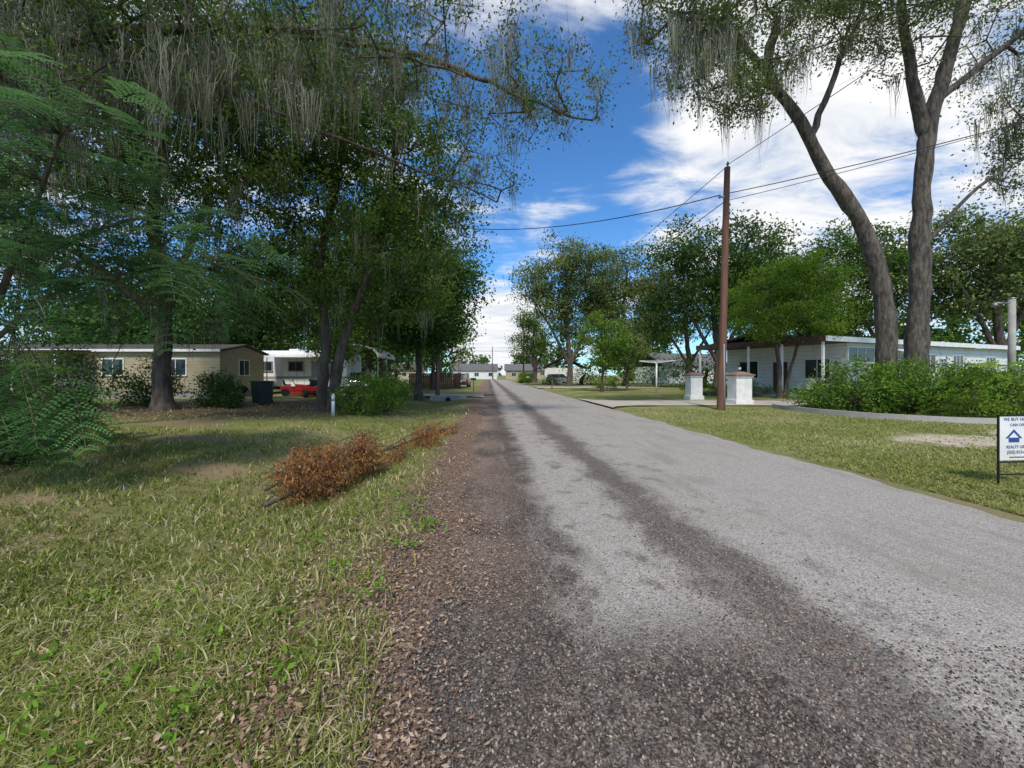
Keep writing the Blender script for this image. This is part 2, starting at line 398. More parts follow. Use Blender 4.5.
dk=t.math('MAXIMUM',t.math('MAXIMUM',dk1,dk2),t.math('MAXIMUM',neardk,patch))
dk=t.math('MULTIPLY',dk,t.mapr(str_,0.26,0.48,0.5,1.0))
vo=t.add('ShaderNodeTexVoronoi'); vo.inputs['Scale'].default_value=85; t.lk(co,vo.inputs['Vector'])
rs=t.add('ShaderNodeSeparateColor'); t.lk(vo.outputs['Color'],rs.inputs[0])
vo2=t.add('ShaderNodeTexVoronoi'); vo2.inputs['Scale'].default_value=38; t.lk(co,vo2.inputs['Vector'])
rs2=t.add('ShaderNodeSeparateColor'); t.lk(vo2.outputs['Color'],rs2.inputs[0])
lightc=t.mix(rs.outputs[0],(0.31,0.28,0.25),(0.54,0.49,0.435))
lightc=t.mix(t.mapr(vo.outputs['Distance'],0.35,0.75,0,0.6),lightc,(0.19,0.17,0.15))
lightc=t.mix(t.mapr(str_,0.5,0.7,0,0.6),lightc,(0.25,0.22,0.19))
lightc=t.mix(t.mapr(big,0.5,0.66,0,0.35),lightc,(0.28,0.24,0.205))
darkc=t.mix(rs.outputs[0],(0.05,0.043,0.038),(0.18,0.15,0.127))
darkc=t.mix(t.mapr(rs2.outputs[1],0.78,0.95,0,0.7),darkc,(0.28,0.225,0.185))
darkc=t.mix(t.mapr(vo.outputs['Distance'],0.4,0.8,0,0.8),darkc,(0.022,0.02,0.018))
redd=t.math('MULTIPLY',t.mapr(xd,0.7,-0.2),t.mapr(big,0.38,0.58))
darkc=t.mix(t.math('MULTIPLY',redd,t.mapr(sp.outputs[1],2.2,3.5,0.1,0.75)),darkc,(0.29,0.21,0.165))
col=t.mix(dk,lightc,darkc)
col=t.mix(t.mapr(fine,0.60,0.78,0,0.55),col,(0.13,0.095,0.07))
t.lk(col,b.inputs['Base Color']); b.inputs['Roughness'].default_value=0.9; b.inputs['Specular IOR Level'].default_value=0.15
h=t.math('SUBTRACT',t.math('MULTIPLY',fine,1.2),vo.outputs['Distance'])
t.lk(t.bump(h,0.8,0.006),b.inputs['Normal'])
yy=np.unique(np.concatenate([np.arange(-20,30,0.12),np.arange(30,128,2.0)]))
def wob(y,s): return 0.07*np.sin(y*1.9+s)+0.05*np.sin(y*4.7+2*s)+0.03*np.sin(y*11+s)
el=-0.42+wob(yy,0.3)*1.3; er=5.68+wob(yy,2.1)*0.8
cols=np.linspace(0,1,9); V=[]
for c in cols: V.append(np.stack([el+(er-el)*c,yy,0.012+0*yy],1))
V=np.stack(V,1); V[:,0,2]=-0.02; V[:,-1,2]=-0.02
V[:,0,0]-=0.05; V[:,-1,0]+=0.05
n=len(yy); i,j=np.meshgrid(np.arange(8),np.arange(n-1)); a=(j*9+i).ravel()
quadmesh('road',[(V.reshape(-1,3),np.stack([a,a+1,a+10,a+9],1),0,0.5,True)],[m])
def sheet(name,poly,z,m):
    return polymesh(name,[(x,y,z) for x,y in poly],[tuple(range(len(poly)))],m)
sheet('cross_street',[(-120,124),(120,124),(120,131),(-120,131)],0.055,m)
sheet('driveway',[(5.5,17.6),(5.9,18.3),(7,18.9),(22,18.9),(22,22.6),(7.2,22.6),(6.1,23.3),(5.5,24.5)],0.068,M['drive'])
sheet('driveway.001',[(-0.3,26.5),(-0.3,32),(-1.5,31),(-12,31),(-12,27.5),(-1.5,27.5)],0.045,M['drive'])
sheet('driveway.002',[(5.6,44),(5.6,50),(20,49),(20,45)],0.068,M['drive'])

# ------------------------------------------------------------ grass
rg=np.random.default_rng(3)
def lowfreq(x,y):
    return 0.5+0.25*np.sin(x*1.1+0.7*y+1)*np.sin(0.8*y-0.5*x)+0.25*np.sin(x*2.9-y*1.3+2)*np.sin(y*2.3+x)
def blades(x,y,h,w,rng,dry):
    N=len(x); z=hf(x,y)-0.005
    a=rng.uniform(0,6.28,N); side=np.stack([np.cos(a),np.sin(a),0*a],1)
    b=rng.uniform(0,6.28,N); lean=np.stack([np.cos(b),np.sin(b),0*b],1)*(h*rng.uniform(0.15,1.4,N))[:,None]
    P=np.stack([x,y,z],1); up=np.array([0,0,1.])
    p1=P+lean*0.35+up*(h*0.6)[:,None]; p2=P+lean+up*(h*rng.uniform(0.45,1.0,N))[:,None]
    W=side*w[:,None]
    V=np.stack([P-W,P+W,p1-W*0.8,p1+W*0.8,p2-W*0.12,p2+W*0.12],1).reshape(-1,3)
    q=np.array([[0,1,3,2],[2,3,5,4]]); Q=(q[None]+(np.arange(N)*6)[:,None,None]).reshape(-1,4)
    rn=np.clip(dry,0,1); return V,Q,0,np.repeat(rn,2),False
def gpatch(N,x0,x1,y0,y1,hs,rng,p=1.6):
    u=rng.uniform(0,1,N); e=1-p
    y=(y0**e+(y1**e-y0**e)*u)**(1/e)
    x=rng.uniform(0,1,N)
    xl=np.maximum(x0,-1.35*y-0.6) if x0<0 else x0
    xr=x1 if x0<0 else np.minimum(x1,1.42*y+0.6)
    x=xl+(xr-xl)*x; ok=(xr>xl)
    return x[ok],y[ok]
parts=[]
x,y=gpatch(160000,-20,-0.5,1.2,20,1,rg,2.0)
lf=lowfreq(x*0.6,y*0.6); lf2=lowfreq(x*2.3+4,y*2.3); lf3=lowfreq(x*5.1+1,y*5.7+3)
keep=rg.uniform(0,1,len(x))<np.clip((-x-0.55+0.6*(lf2-0.5))/0.9+0.04,0,1)*np.clip(-0.1+0.75*lf2+0.6*lf3,0.06,1)*np.where((x<-6)&(y>11),0.3,1)
for (ex_,ey_,rx_,ry_) in [(-4.6,6.6,0.6,0.5),(-7.2,9.5,1.1,0.6),(-3.4,9.2,0.5,0.7),(-5.6,4.8,0.4,0.3),(-9.5,12.5,1.6,0.8)]:
    keep&=(((x-ex_)/rx_)**2+((y-ey_)/ry_)**2>0.8)|(rg.uniform(0,1,len(x))<0.25)
x=x[keep];y=y[keep];lf=lf[keep];lf2=lf2[keep];lf3=lf3[keep]
h=rg.uniform(0.025,0.085,len(x))*(0.4+0.6*lf+0.5*lf2+0.4*lf3)*(1+y*0.03); w=rg.uniform(0.002,0.005,len(x))*(0.8+y*0.22)
parts.append(blades(x,y,h,w,rg,0.05+0.38*lf+0.42*rg.uniform(0,1,len(x))**1.4+0.5*(rg.uniform(0,1,len(x))<0.14+0.45*(1-lf3)*lf2)))
x,y=gpatch(60000,5.72,34,4.0,26,1,rg,1.8)
sandm=(((x-11.2)/2.2)**2+((y-8.8)/1.1)**2<1)|(((x-15.5)/3)**2+((y-9.8)/1.0)**2<1)
drv=(y>17.4)&(y<23.6)&(x<22.5)
keep=(~drv)&((~sandm)|(rg.uniform(0,1,len(x))<0.12)); x=x[keep];y=y[keep]
h=rg.uniform(0.025,0.06,len(x))*(1+y*0.02); w=rg.uniform(0.002,0.0045,len(x))*(0.75+y*0.24)
parts.append(blades(x,y,h,w,rg,0.25+0.35*lowfreq(x*0.5,y*0.5)+0.45*rg.uniform(0,1,len(x))**1.2))
quadmesh('grass',parts,[M['grass']])
parts=[]
wp=[(-2.05,1.75),(-1.75,1.62),(-1.35,1.8),(-1.9,2.1),(-1.0,2.0),(-2.6,2.4),(-1.3,2.5),(-3.0,3.0),(-1.15,3.1),(-2.2,2.9),(-0.95,4.4),(-1.1,4.9),(-0.9,4.0),(-0.7,3.4),(-0.85,4.6),(-0.6,3.9),(-0.5,3.95),(-0.75,2.7),(-1.6,3.6),(-2.2,1.9),(-1.6,2.3),(-0.8,4.2)]
for (px,py) in wp:
    k=30; z=hf(px,py)
    c=np.array([px,py,float(z)+0.06])+rg.standard_normal((k,3))*np.array([0.08,0.08,0.025]); c[:,2]=np.maximum(c[:,2],z+0.015)
    v,q=leaves(c,0.05,rg,droop=0,aspect=0.5); parts.append((v,q,0,rg.uniform(0,1,k),False))
quadmesh('weeds',parts,[M['weed']])
# leaf litter
def flatleaves(x,y,L,rng,lift=0.008,tilt=0.3):
    N=len(x); z=np.where((x>-0.45)&(x<5.7),0.012,hf(x,y))+lift*rng.uniform(0.3,1.6,N)
    c=np.stack([x,y,z],1); a=rng.uniform(0,6.28,N)
    d=unit(np.stack([np.cos(a),np.sin(a),rng.standard_normal(N)*tilt],1)); s=unit(np.cross(d,np.array([0,0,1.])+rng.standard_normal((N,3))*tilt))
    L=L[:,None]
    V=np.stack([c-d*L/2,c+s*L*0.22,c+d*L/2,c-s*L*0.22],1).reshape(-1,3)
    V[:,2]=np.maximum(V[:,2],np.repeat(np.where((x>-0.45)&(x<5.7),0.014,hf(x,y)+0.001),4))
    return V,np.arange(4*N).reshape(-1,4),0,rng.uniform(0,1,N),False
parts=[]
def powy(N,y0,y1,p,rng):
    u=rng.uniform(0,1,N);e=1-p; return (y0**e+(y1**e-y0**e)*u)**(1/e)
y=powy(12000,1.3,26,1.8,rg); x=-0.62+0.22*rg.standard_normal(len(y))+0.08*np.sin(y*2.1); parts.append(flatleaves(x,y,rg.uniform(0.01,0.045,len(y))*(0.8+0.05*y),rg,0.015))
y=powy(5000,2.6,14,1.6,rg); x=-0.3+0.4*np.abs(rg.standard_normal(len(y))); parts.append(flatleaves(x,y,rg.uniform(0.008,0.032,len(y)),rg,0.004))
y=powy(6000,1.3,9,1.8,rg); x=rg.uniform(-0.4,1.9,len(y)); parts.append(flatleaves(x,y,rg.uniform(0.005,0.022,len(y)),rg,0.004))
y=powy(2500,2.0,14,1.5,rg); x=1.8+0.35*rg.standard_normal(len(y)); parts.append(flatleaves(x,y,rg.uniform(0.006,0.028,len(y)),rg,0.004))
y=powy(900,1.8,16,1.3,rg); x=rg.uniform(2,5.6,len(y)); parts.append(flatleaves(x,y,rg.uniform(0.008,0.028,len(y)),rg,0.004))
y=powy(9000,1.4,20,1.8,rg); x=-0.7-np.abs(rg.standard_normal(len(y)))*1.3; parts.append(flatleaves(x,y,rg.uniform(0.012,0.045,len(y)),rg,0.04))
y=rg.uniform(13,24,6000); x=rg.uniform(-22,-5,6000); parts.append(flatleaves(x,y,rg.uniform(0.06,0.12,len(y)),rg,0.03))
quadmesh('leaf_litter',parts,[M['litter']])
NG=24000
x=rg.uniform(-0.8,3.0,NG); y=powy(NG,1.3,6,2.2,rg); k=(x<0.7)|((np.abs(x-1.75)<0.4))|(y<2.2)|(rg.uniform(0,1,NG)<0.15); x=x[k];y=y[k];N=len(x)
r=rg.uniform(0.002,0.0075,N); base=np.array([[1,0,0],[0,1,0],[-1,0,0],[0,-1,0],[0.6,0.1,0.9],[0,0.6,0.9],[-0.6,0,0.8],[0,-0.6,0.9]])
V=base[None]*r[:,None,None]*rg.uniform(0.7,1.3,(N,8,1))+np.stack([x,y,np.full(N,0.0125)],1)[:,None,:]
q=np.array([[0,1,5,4],[1,2,6,5],[2,3,7,6],[3,0,4,7],[4,5,6,7]]); Qg=(q[None]+(np.arange(N)*8)[:,None,None]).reshape(-1,4)
M['gravel']=leafmat('gravel_stones',[(0.045,0.038,0.033),(0.11,0.092,0.08),(0.2,0.168,0.145),(0.42,0.36,0.31)],0.0)
quadmesh('gravel',[(V.reshape(-1,3),Qg,0,np.repeat(rg.uniform(0,1,N),5),False)],[M['gravel']])

# ------------------------------------------------------------ trees, left side
tree('live_oak',[([(-13.8,17,-0.1),(-13.9,17,2),(-13.6,16.9,4.5),(-13.9,16.6,8),(-13.2,16.4,12)],0.36,0.14),
  ([(-13.6,16.9,4.2),(-12,16,6.5),(-10,14.5,8.2)],0.2,0.08),([(-13.7,16.9,3.8),(-16,15.5,6.3),(-18,14,7.5)],0.2,0.08)],
  [((-14,15.5,9.5),(6,5.5,5.5)),((-10,13,11),(4.5,4,4)),((-18,14,9),(5,4,5)),((-13,16,5),(5,4,1.8)),((-9.5,17,6),(3,3,2.5)),((-17.5,15,4.2),(3.5,2.5,1.8))],620,105,0.16,0.48,M['oakd'],moss=260,mosslen=(0.6,2.0),mossw=0.02,mossk=18,seed=11,zmin=3.5)
tree('live_oak',[([(-6.9,16.6,-0.2),(-6.85,16.6,1.5),(-6.7,16.5,3.5),(-6.9,16.3,6),(-6.0,16,9.5),(-5.2,15.5,13)],0.25,0.1),
  ([(-6.3,16.3,-0.2),(-6.2,16.3,1.4),(-5.7,16.1,3.2),(-4.9,15.9,5.2),(-3.9,15.7,8),(-3.5,15.2,11)],0.22,0.08)],
  [((-6.5,15.5,9.5),(3.5,4,5.0)),((-3.4,15.5,7.6),(3.2,3.5,3.8)),((-2.9,15,10.3),(2.6,3,2.3)),((-7.5,14.5,12),(4.5,4,3.5)),((-8,17,5),(2.5,3,1.8)),((-4.2,16,4.6),(2.6,2.5,1.3))],620,115,0.145,0.42,M['oak'],moss=190,mosslen=(0.4,1.7),mossw=0.018,seed=12,zmin=3.0)
ext=[]
re_=np.random.default_rng(5)
for (x0,y0,z0,n_) in[(-4.2,9.6,9.0,24),(-2.3,9.6,9.4,20),(-6.5,9,8.8,24),(-0.6,10.2,9.2,10),(-8,8.2,8,24),(-5.6,8.4,7.8,20),(-10,8,8.4,16)]:
    for _ in range(n_): ext.append((x0+re_.normal()*0.9,y0+re_.normal()*0.6,z0+re_.normal()*0.35))
tree('live_oak',[([(-12.6,7.2,-0.1),(-12.5,7.4,2.5),(-12.0,7.6,5.5),(-10.0,8.4,8.2),(-6.6,9.2,9.5),(-3.4,10,9.9),(-0.8,10.6,9.6),(1.4,11,8.9),(2.9,11.2,8.6)],0.26,0.022),
  ([(-8.6,8.8,8.9),(-7,10,8.8),(-4.5,12,8.6),(-1.8,13,8.0),(0.3,13.5,7.4)],0.08,0.02),
  ([(-4.6,9.6,9.6),(-2.6,9.0,8.9),(-0.5,8.8,8.1)],0.06,0.018)],
  [((-5.5,9,9.6),(4.5,2.8,1.8)),((-1.6,10,9.6),(3.0,2,1.1)),((1.4,11,9.2),(2.6,1.4,1.0),7),((-0.5,12.5,8.2),(2,1.6,0.9)),((-9,8.5,9.5),(4,3,2)),((-3,8.8,8.5),(2.4,1.2,0.7)),((-9.5,8.0,7.8),(3.2,1.6,1.5)),((-7,8,7.4),(2.5,1.4,0.9))],680,52,0.092,0.27,M['oak'],moss=230,mosslen=(0.35,1.3),seed=13,zmin=6.5,tipr=0.008,mossw=0.0095,mossk=24,twigs=4,mossext=ext,mosssp=0.15)
tree('laurel_oak',[([(-4.3,25,-0.1),(-4.3,25,3),(-4.0,25,8)],0.25,0.1)],
  [((-4.2,24.5,8),(3.6,3,4.8)),((-2.6,24,5.8),(2.3,2.5,2.8)),((-5.5,25,5),(2.5,2.5,2.0))],320,100,0.23,0.6,M['oakd'],seed=14,moss=15)
tree('laurel_oak',[([(-9,30,-0.1),(-9,30,3),(-8.7,30,8)],0.3,0.1)],[((-9,30,9),(5.5,4,6)),((-8,31,5.5),(4,3,1.6))],240,85,0.3,0.8,M['oak'],seed=15)
tree('laurel_oak',[([(-17,40,-0.1),(-17,40,3),(-17.3,40,8)],0.3,0.1)],[((-17,40,9),(8.5,4,6.5)),((-24,38,8),(6,4,4.5))],280,80,0.4,0.9,M['oakd'],seed=25)
tree('laurel_oak',[([(-5.5,40,-0.1),(-5.5,40,3),(-5.5,40,7)],0.25,0.1)],[((-6,40,6.5),(3.6,4,3.8)),((-8,42,10),(4,4,4))],200,80,0.32,0.7,M['shrub'],seed=16)
tree('young_tree',[([(-9.4,24,-0.1),(-9.4,24,1.5),(-9.2,24,3)],0.08,0.04)],[((-9.2,24,3.2),(1.6,1.5,1.3))],50,70,0.17,0.35,M['bright'],seed=17,zmin=1)
# mimosa, left foreground
rm=np.random.default_rng(21)
tr=[([(-8.4,6.4,-0.1),(-8.1,6.3,1.2),(-7.6,6.2,2.6),(-6.8,6.0,4.0),(-6.2,5.8,5.0)],0.08,0.022),([(-7.8,6.2,1.9),(-6.7,6.1,2.7),(-5.5,6.2,3.1),(-4.4,6.3,3.3)],0.04,0.012),([(-8.0,6.3,1.2),(-7.2,5.6,1.8),(-6.3,5.3,2.1)],0.04,0.012),([(-7.1,6.1,3.2),(-5.9,6.5,4.0),(-4.6,6.8,4.3)],0.035,0.01)]
parts=[]; poolp=[]
for (pts,r0,r1) in tr:
    pl=smooth_poly(pts,0.3); parts.append((*tube(pl,np.linspace(r0,r1,len(pl)),8,0.05,3),0,0.5,True)); poolp.append(pl[len(pl)//2:])
cen=in_ells([((-6.6,5.7,5.0),(1.6,1.1,0.8)),((-5.4,6.1,3.5),(1.8,1.2,0.6)),((-6.3,5.1,2.5),(1.5,0.8,0.8)),((-4.3,6.5,3.1),(1.1,0.7,0.35)),((-7.3,5.8,3.6),(1.0,1.0,1.4)),((-6.4,5.2,1.3),(1.2,0.7,0.7)),((-5.0,5.8,2.4),(0.8,0.6,0.3)),((-5.8,4.6,4.4),(0.8,0.6,0.4))],300,rm)
pool=np.concatenate(poolp)
near=pool[np.argmin(np.linalg.norm(cen[:,None]-pool[None],axis=2),axis=1)]
parts.append((*edges_tubes(near,cen,np.full(len(cen),0.006),np.full(len(cen),0.004),4),0,0.5,True))
dr=cen-near; dr=unit(dr)*0.7+rm.standard_normal((len(cen),3))*0.5+np.array([0.15,-0.35,0]); dr[:,2]=dr[:,2]*0.35-0.1
fa,fb=fronds(cen,dr,rm.uniform(0.6,1.0,len(cen)),rm,8,9,0.062,0.42)
parts+= [fa,fb]
quadmesh('mimosa_tree',parts,[M['bark'],M['fern']])

# ------------------------------------------------------------ trees, right side
ext=[(6.9+re_.normal()*0.6,13.6+re_.normal()*0.5,12.3+re_.normal()*0.8) for _ in range(26)]+[(10.5+re_.normal()*1.5,15+re_.normal()*0.5,13.6+re_.normal()*0.6) for _ in range(14)]
tree('live_oak',[([(16.6,16.5,-0.1),(16.5,16.5,1.5),(16.25,16.5,5.0),(15.4,16.5,7.7),(13.9,16.5,10),(12.5,16.3,12.2),(11.2,16,13.6),(11.4,15.7,15.5)],0.38,0.15),
   ([(11.4,16,13.3),(9.6,15.2,14.2),(7.8,14.4,14.4),(6.4,13.6,13.8)],0.14,0.05),
   ([(13.2,16.4,11.2),(13.9,16,13.5),(14.6,15.5,16)],0.14,0.06)],
   [((8.2,14.3,14.2),(3.4,2.5,2.2)),((7.3,13.8,11.9),(1.8,1.4,1.8)),((11.5,15.5,15.5),(4,3,2)),((6.3,13.5,14.5),(2.5,2,1.8)),((14.5,15,16),(3,3,2)),((9.6,15,12.2),(1.2,1.2,1.0),8)],340,80,0.125,0.38,M['oaky'],'barkl',moss=95,mosslen=(0.5,2.0),seed=31,zmin=7,twigs=4,tipr=0.011,mossw=0.016,mossk=20,mossext=ext,mosssp=0.16)
ext=[(21.2+re_.normal()*1.0,16+re_.normal()*0.5,12.5+re_.normal()*1.2) for _ in range(22)]
tree('live_oak',[([(17.6,16.6,-0.1),(17.7,16.6,1.5),(17.9,16.6,4.6),(18,16.6,8.3),(18.15,16.5,11.6),(18.9,16.4,14.5),(19.5,16.2,17.5)],0.44,0.2),
   ([(18.1,16.5,11.3),(17.5,16.4,13),(17.1,16.3,14.7),(16.4,16,17.5)],0.26,0.12),
   ([(18.5,16.5,12.8),(20.5,16.2,14.5),(22.5,16,16),(24,15.8,17)],0.15,0.06),
   ([(17.95,16.5,6.8),(19.2,16,8.6),(21.0,15.6,10.0),(22.6,15.4,10.4)],0.09,0.03)],
   [((18,15.5,17.5),(5.5,4,2.2)),((22.5,16,15.5),(3.5,3,2.5)),((16.5,15.5,14.5),(2.4,2,1.2),10),((21.5,15.5,12.0),(1.8,1.5,1.5),8),((22.8,16,10.8),(2.5,2,2.2),22)],320,75,0.125,0.4,M['oaky'],'barkl',moss=80,mosslen=(0.5,2.0),seed=32,zmin=6.5,twigs=4,tipr=0.011,mossw=0.016,mossk=20,mossext=ext,mosssp=0.16)
tree('camphor_tree',[([(18.2,25,-0.1),(18.2,25,1.5),(18.0,25,3.5)],0.16,0.1),([(18.5,25,-0.1),(18.8,25,1.5),(19.4,25,3.6)],0.12,0.07)],
   [((18.8,25,6.1),(3.7,3.2,2.6)),((18.6,24.5,7.6),(2.3,2.2,1.5)),((17.0,24.5,4.7),(2,1.8,1.2)),((20.6,24.5,4.8),(2,1.8,1.3))],420,90,0.13,0.30,M['bright'],seed=33)
for k,(x,y,rx,h,lm,cnt,ms) in enumerate([(24,42,7.5,19,'oakd',380,40),(32,44,7,18,'oakd',300,20),(42,42,7,18.5,'oak',300,20),(46,36,6.5,19.5,'oaky',280,30),(54,38,8,19,'oaky',220,20),
    (10.5,52,7,20,'oaky',340,120),(18.5,54,7,21,'oaky',340,120),(29,58,8,19,'oak',220,30),(8.5,74,4.5,15,'oak',140,30)]):
    rr=np.random.default_rng(50+k); ells=[((x,y,h*0.62),(rx*0.75,rx*0.6,h*0.3))]
    for q_ in range(6):
        a_=rr.uniform(0,6.28); ells.append(((x+math.cos(a_)*rx*0.62,y+math.sin(a_)*rx*0.5,h*rr.uniform(0.35,0.82)),(rx*0.42,rx*0.4,h*0.16)))
    tree('live_oak',[([(x,y,-0.1),(x+0.2,y,3),(x-0.3,y,h*0.45),(x+0.3,y,h*0.75)],0.45,0.15),([(x,y,2.6),(x+rx*0.3,y,h*0.35),(x+rx*0.5,y,h*0.5)],0.25,0.1),([(x,y,3.0),(x-rx*0.3,y,h*0.36),(x-rx*0.55,y,h*0.5)],0.25,0.1)],
      ells,cnt,70,0.33,0.72,M[lm],moss=ms,mosslen=(0.8,2.4),mossw=0.05,mossk=7,seed=60+k,sides=8)
tree('crape_myrtle',[([(10,35,-0.1),(10,35,1.5),(10.1,35,3.5)],0.11,0.06)],[((10.1,35,4.6),(2.1,1.8,2.5)),((11.2,35,3.8),(1.4,1.2,1.2))],110,80,0.18,0.4,M['shrub'],seed=80,zmin=1.2)
tree('crape_myrtle',[([(13.2,38,-0.1),(13.2,38,1.5),(13.1,38,3)],0.1,0.05)],[((13.2,38,3.8),(1.8,1.8,1.7))],70,70,0.2,0.4,M['oaky'],seed=81,zmin=1.2)
def mass(name,pts,seed,lm,L=0.9,n=14000):
    rng=np.random.default_rng(seed); ells=[]
    for (x,y,w,h) in pts:
        ells.append(((x,y,h*0.5),(w*0.55,w*0.4,h*0.5)))
        for _ in range(5): ells.append(((x+rng.uniform(-.6,.6)*w,y+rng.uniform(-.3,.3)*w,h*rng.uniform(0.3,0.85)),(w*0.25,w*0.25,h*0.17)))
    c=in_ells(ells,n//22,rng,3.0); rep=np.repeat(np.arange(len(c)),22); cen=c[rep]+rng.standard_normal((len(rep),3))*0.8
    cen[:,2]=np.abs(cen[:,2]); crn=rng.uniform(0,1,len(c))
    v,q=leaves(cen,L,rng); parts=[(v,q,1,np.clip(0.5*crn[rep]+0.5*rng.uniform(0,1,len(rep)),0,1),False)]
    for (x,y,w,h) in pts: parts.append((*tube([(x,y,-.1),(x,y,h*.3),(x+.5,y,h*.6)],[0.4,0.3,0.15],8),0,0.5,True))
    quadmesh(name,parts,[M['bark'],M[lm]])
mass('distant_trees',[(-16,60,12,15),(-30,55,12,15),(-44,50,14,15),(-10,85,8,13),(-22,80,12,14),(-60,60,16,15),(-28,46,9,9),(-38,44,10,10)],90,'oakd',0.75,34000)
mass('distant_trees',[(-9,158,14,12),(-30,150,20,16),(20,162,16,14),(45,115,18,17),(34,95,16,16),(18,104,12,15),(70,90,22,18),(95,80,24,18)],91,'oak',1.1,24000)
mass('distant_trees',[(0,260,20,12),(-30,270,26,13),(30,260,26,14),(-80,230,40,16),(80,230,40,16),(-140,180,50,18),(140,160,50,18)],92,'oakd',1.9,14000)
mass('hedge',[(-24,40,7,4),(-33,38,7,4.5),(-42,34,8,5),(-50,30,8,5)],93,'oakd',0.3,14000)
mass('hedge',[(20,48,5,3.0),(27,50,6,3.5),(14,60,5,2.6),(50,40,8,4),(62,38,8,4)],94,'shrub',0.3,12000)

def shrub(name,ells,n,L,lm,seed,cs=0.13,lp=45,frn=0):
    rng=np.random.default_rng(seed); c=in_ells(ells,n,rng,3.2); c[:,2]=np.abs(c[:,2]-0.05)+0.05
    rep=np.repeat(np.arange(n),lp); cen=c[rep]+rng.standard_normal((len(rep),3))*cs; cen[:,2]=np.abs(cen[:,2])
    v,q=leaves(cen,L,rng,droop=0.0,aspect=0.42)
    crn=rng.uniform(0,1,n); parts=[(v,q,1,np.clip(0.35*crn[rep]+0.5*rng.uniform(0,1,len(rep))+0.1,0,1),False)]
    bb=np.array([[e[0][0],e[0][1],0.] for e in ells]); k=np.argmin(np.linalg.norm(c[:,None,:2]-bb[None,:,:2],axis=2),axis=1)
    parts.append((*edges_tubes(bb[k]+rng.standard_normal((n,3))*np.array([0.1,0.1,0]),c,np.full(n,0.012),np.full(n,0.004),4),0,0.5,True))
    if frn:
        fc=in_ells([(e[0],e[1]) for e in ells],frn,rng,8); fc[:,2]=np.abs(fc[:,2]); d=fc-np.array([ells[0][0]]); d=unit(d)+rng.standard_normal((frn,3))*0.3; d[:,2]=np.abs(d[:,2])*0.5
        fa,fb=fronds(fc,d,rng.uniform(0.5,0.9,frn),rng,6,6,0.1,0.45); parts+=[fa,fb]
    return quadmesh(name,parts,[M['bark'],M[lm]])
shrub('shrub',[((14.4,15.6,0.95),(1.5,1.2,1.1)),((16.2,15.2,1.0),(1.5,1.1,1.15)),((18.0,14.8,0.9),(1.4,1.1,1.05)),((13.4,16.4,0.6),(0.9,0.9,0.8))],460,0.12,'shrub',101,0.16,50)
shrub('mimosa_shrub',[((17.4,13.6,0.75),(1.5,0.9,0.9)),((19.6,14.0,0.95),(1.8,1.2,1.05)),((16.2,13.4,0.5),(0.8,0.7,0.6))],170,0.1,'bright',102,0.15,45,frn=150)
shrub('shrub',[((-4.9,15.4,0.65),(0.95,0.8,0.95)),((-4.1,16.2,0.6),(0.8,0.6,0.75))],170,0.09,'shrub',103,0.11,45)
shrub('shrub',[((-5.3,21.5,0.6),(1.4,0.9,0.8))],110,0.12,'bright',104,0.14,45)
shrub('shrub',[((-12.6,18.6,0.7),(1.0,0.8,1.0)),((-11.8,18.2,0.4),(0.7,0.6,0.6))],130,0.12,'oakd',105,0.14,45)
shrub('shrub',[((-8.0,6.6,0.45),(1.2,0.8,0.7)),((-9.5,8.0,0.8),(1.4,1,1.2))],180,0.10,'oakd',106,0.13,40,frn=40)
shrub('shrub',[((-16.5,19.5,1.0),(1.6,0.9,1.3)),((-20,19,1.2),(2.0,0.9,1.5)),((-24,19,1.3),(2.2,0.9,1.7))],290,0.15,'oakd',116,0.2,45)
shrub('shrub',[((17.2,26.6,0.5),(1.6,0.7,0.7)),((15.4,29,0.5),(1.4,0.7,0.7))],100,0.13,'shrub',107,0.15,40)
shrub('shrub',[((7.2,75,0.8),(2,2,1.2)),((9.5,60,0.7),(1.5,1.2,0.9)),((13,44,0.6),(1.2,1,0.8))],130,0.25,'shrub',108,0.25,40)

# dead branch pile: one long bough, bulky at the near end
rb=np.random.default_rng(77); parts=[]
main=[([(-2.75,4.9,-0.1),(-2.2,5.5,0.1),(-1.95,6.3,0.2),(-1.75,7.6,0.14),(-1.45,9.2,0.1),(-1.0,11.0,0.06)],0.035,0.012),([(-2.2,5.4,0.1),(-2.0,5.9,0.35),(-1.75,6.6,0.5)],0.02,0.006),([(-1.9,6.6,0.15),(-1.5,7.6,0.35),(-1.2,8.4,0.42)],0.015,0.005),([(-2.9,5.2,0.0),(-2.3,5.2,0.3),(-1.9,5.4,0.4)],0.02,0.006),([(-1.6,8.2,0.1),(-1.3,9.0,0.3),(-1.1,9.8,0.38)],0.012,0.004)]
for pts,r0,r1 in main:
    pl=smooth_poly(pts,0.15)+0; parts.append((*tube(pl,np.linspace(r0,r1,len(pl)),7,0.1,5),0,0.5,True))
NC=460
c=in_ells([((-2.3,5.3,0.2),(0.45,0.5,0.4),6),((-1.95,6.2,0.25),(0.36,0.65,0.36),4.5),((-1.65,7.5,0.1),(0.22,0.7,0.15),1.0),((-1.4,8.9,0.14),(0.34,0.9,0.26),2.0),((-1.1,10.2,0.1),(0.35,0.8,0.18),1.2)],NC,rb,2.4)
c[:,2]=np.maximum(c[:,2],hf(c[:,0],c[:,1])+0.03)
rep=np.repeat(np.arange(NC),26); off=rb.standard_normal((len(rep),3))*0.06; off[:,2]-=0.5*np.abs(off[:,0]); cen=c[rep]+off; cen[:,2]=np.maximum(cen[:,2],hf(cen[:,0],cen[:,1])+0.01)
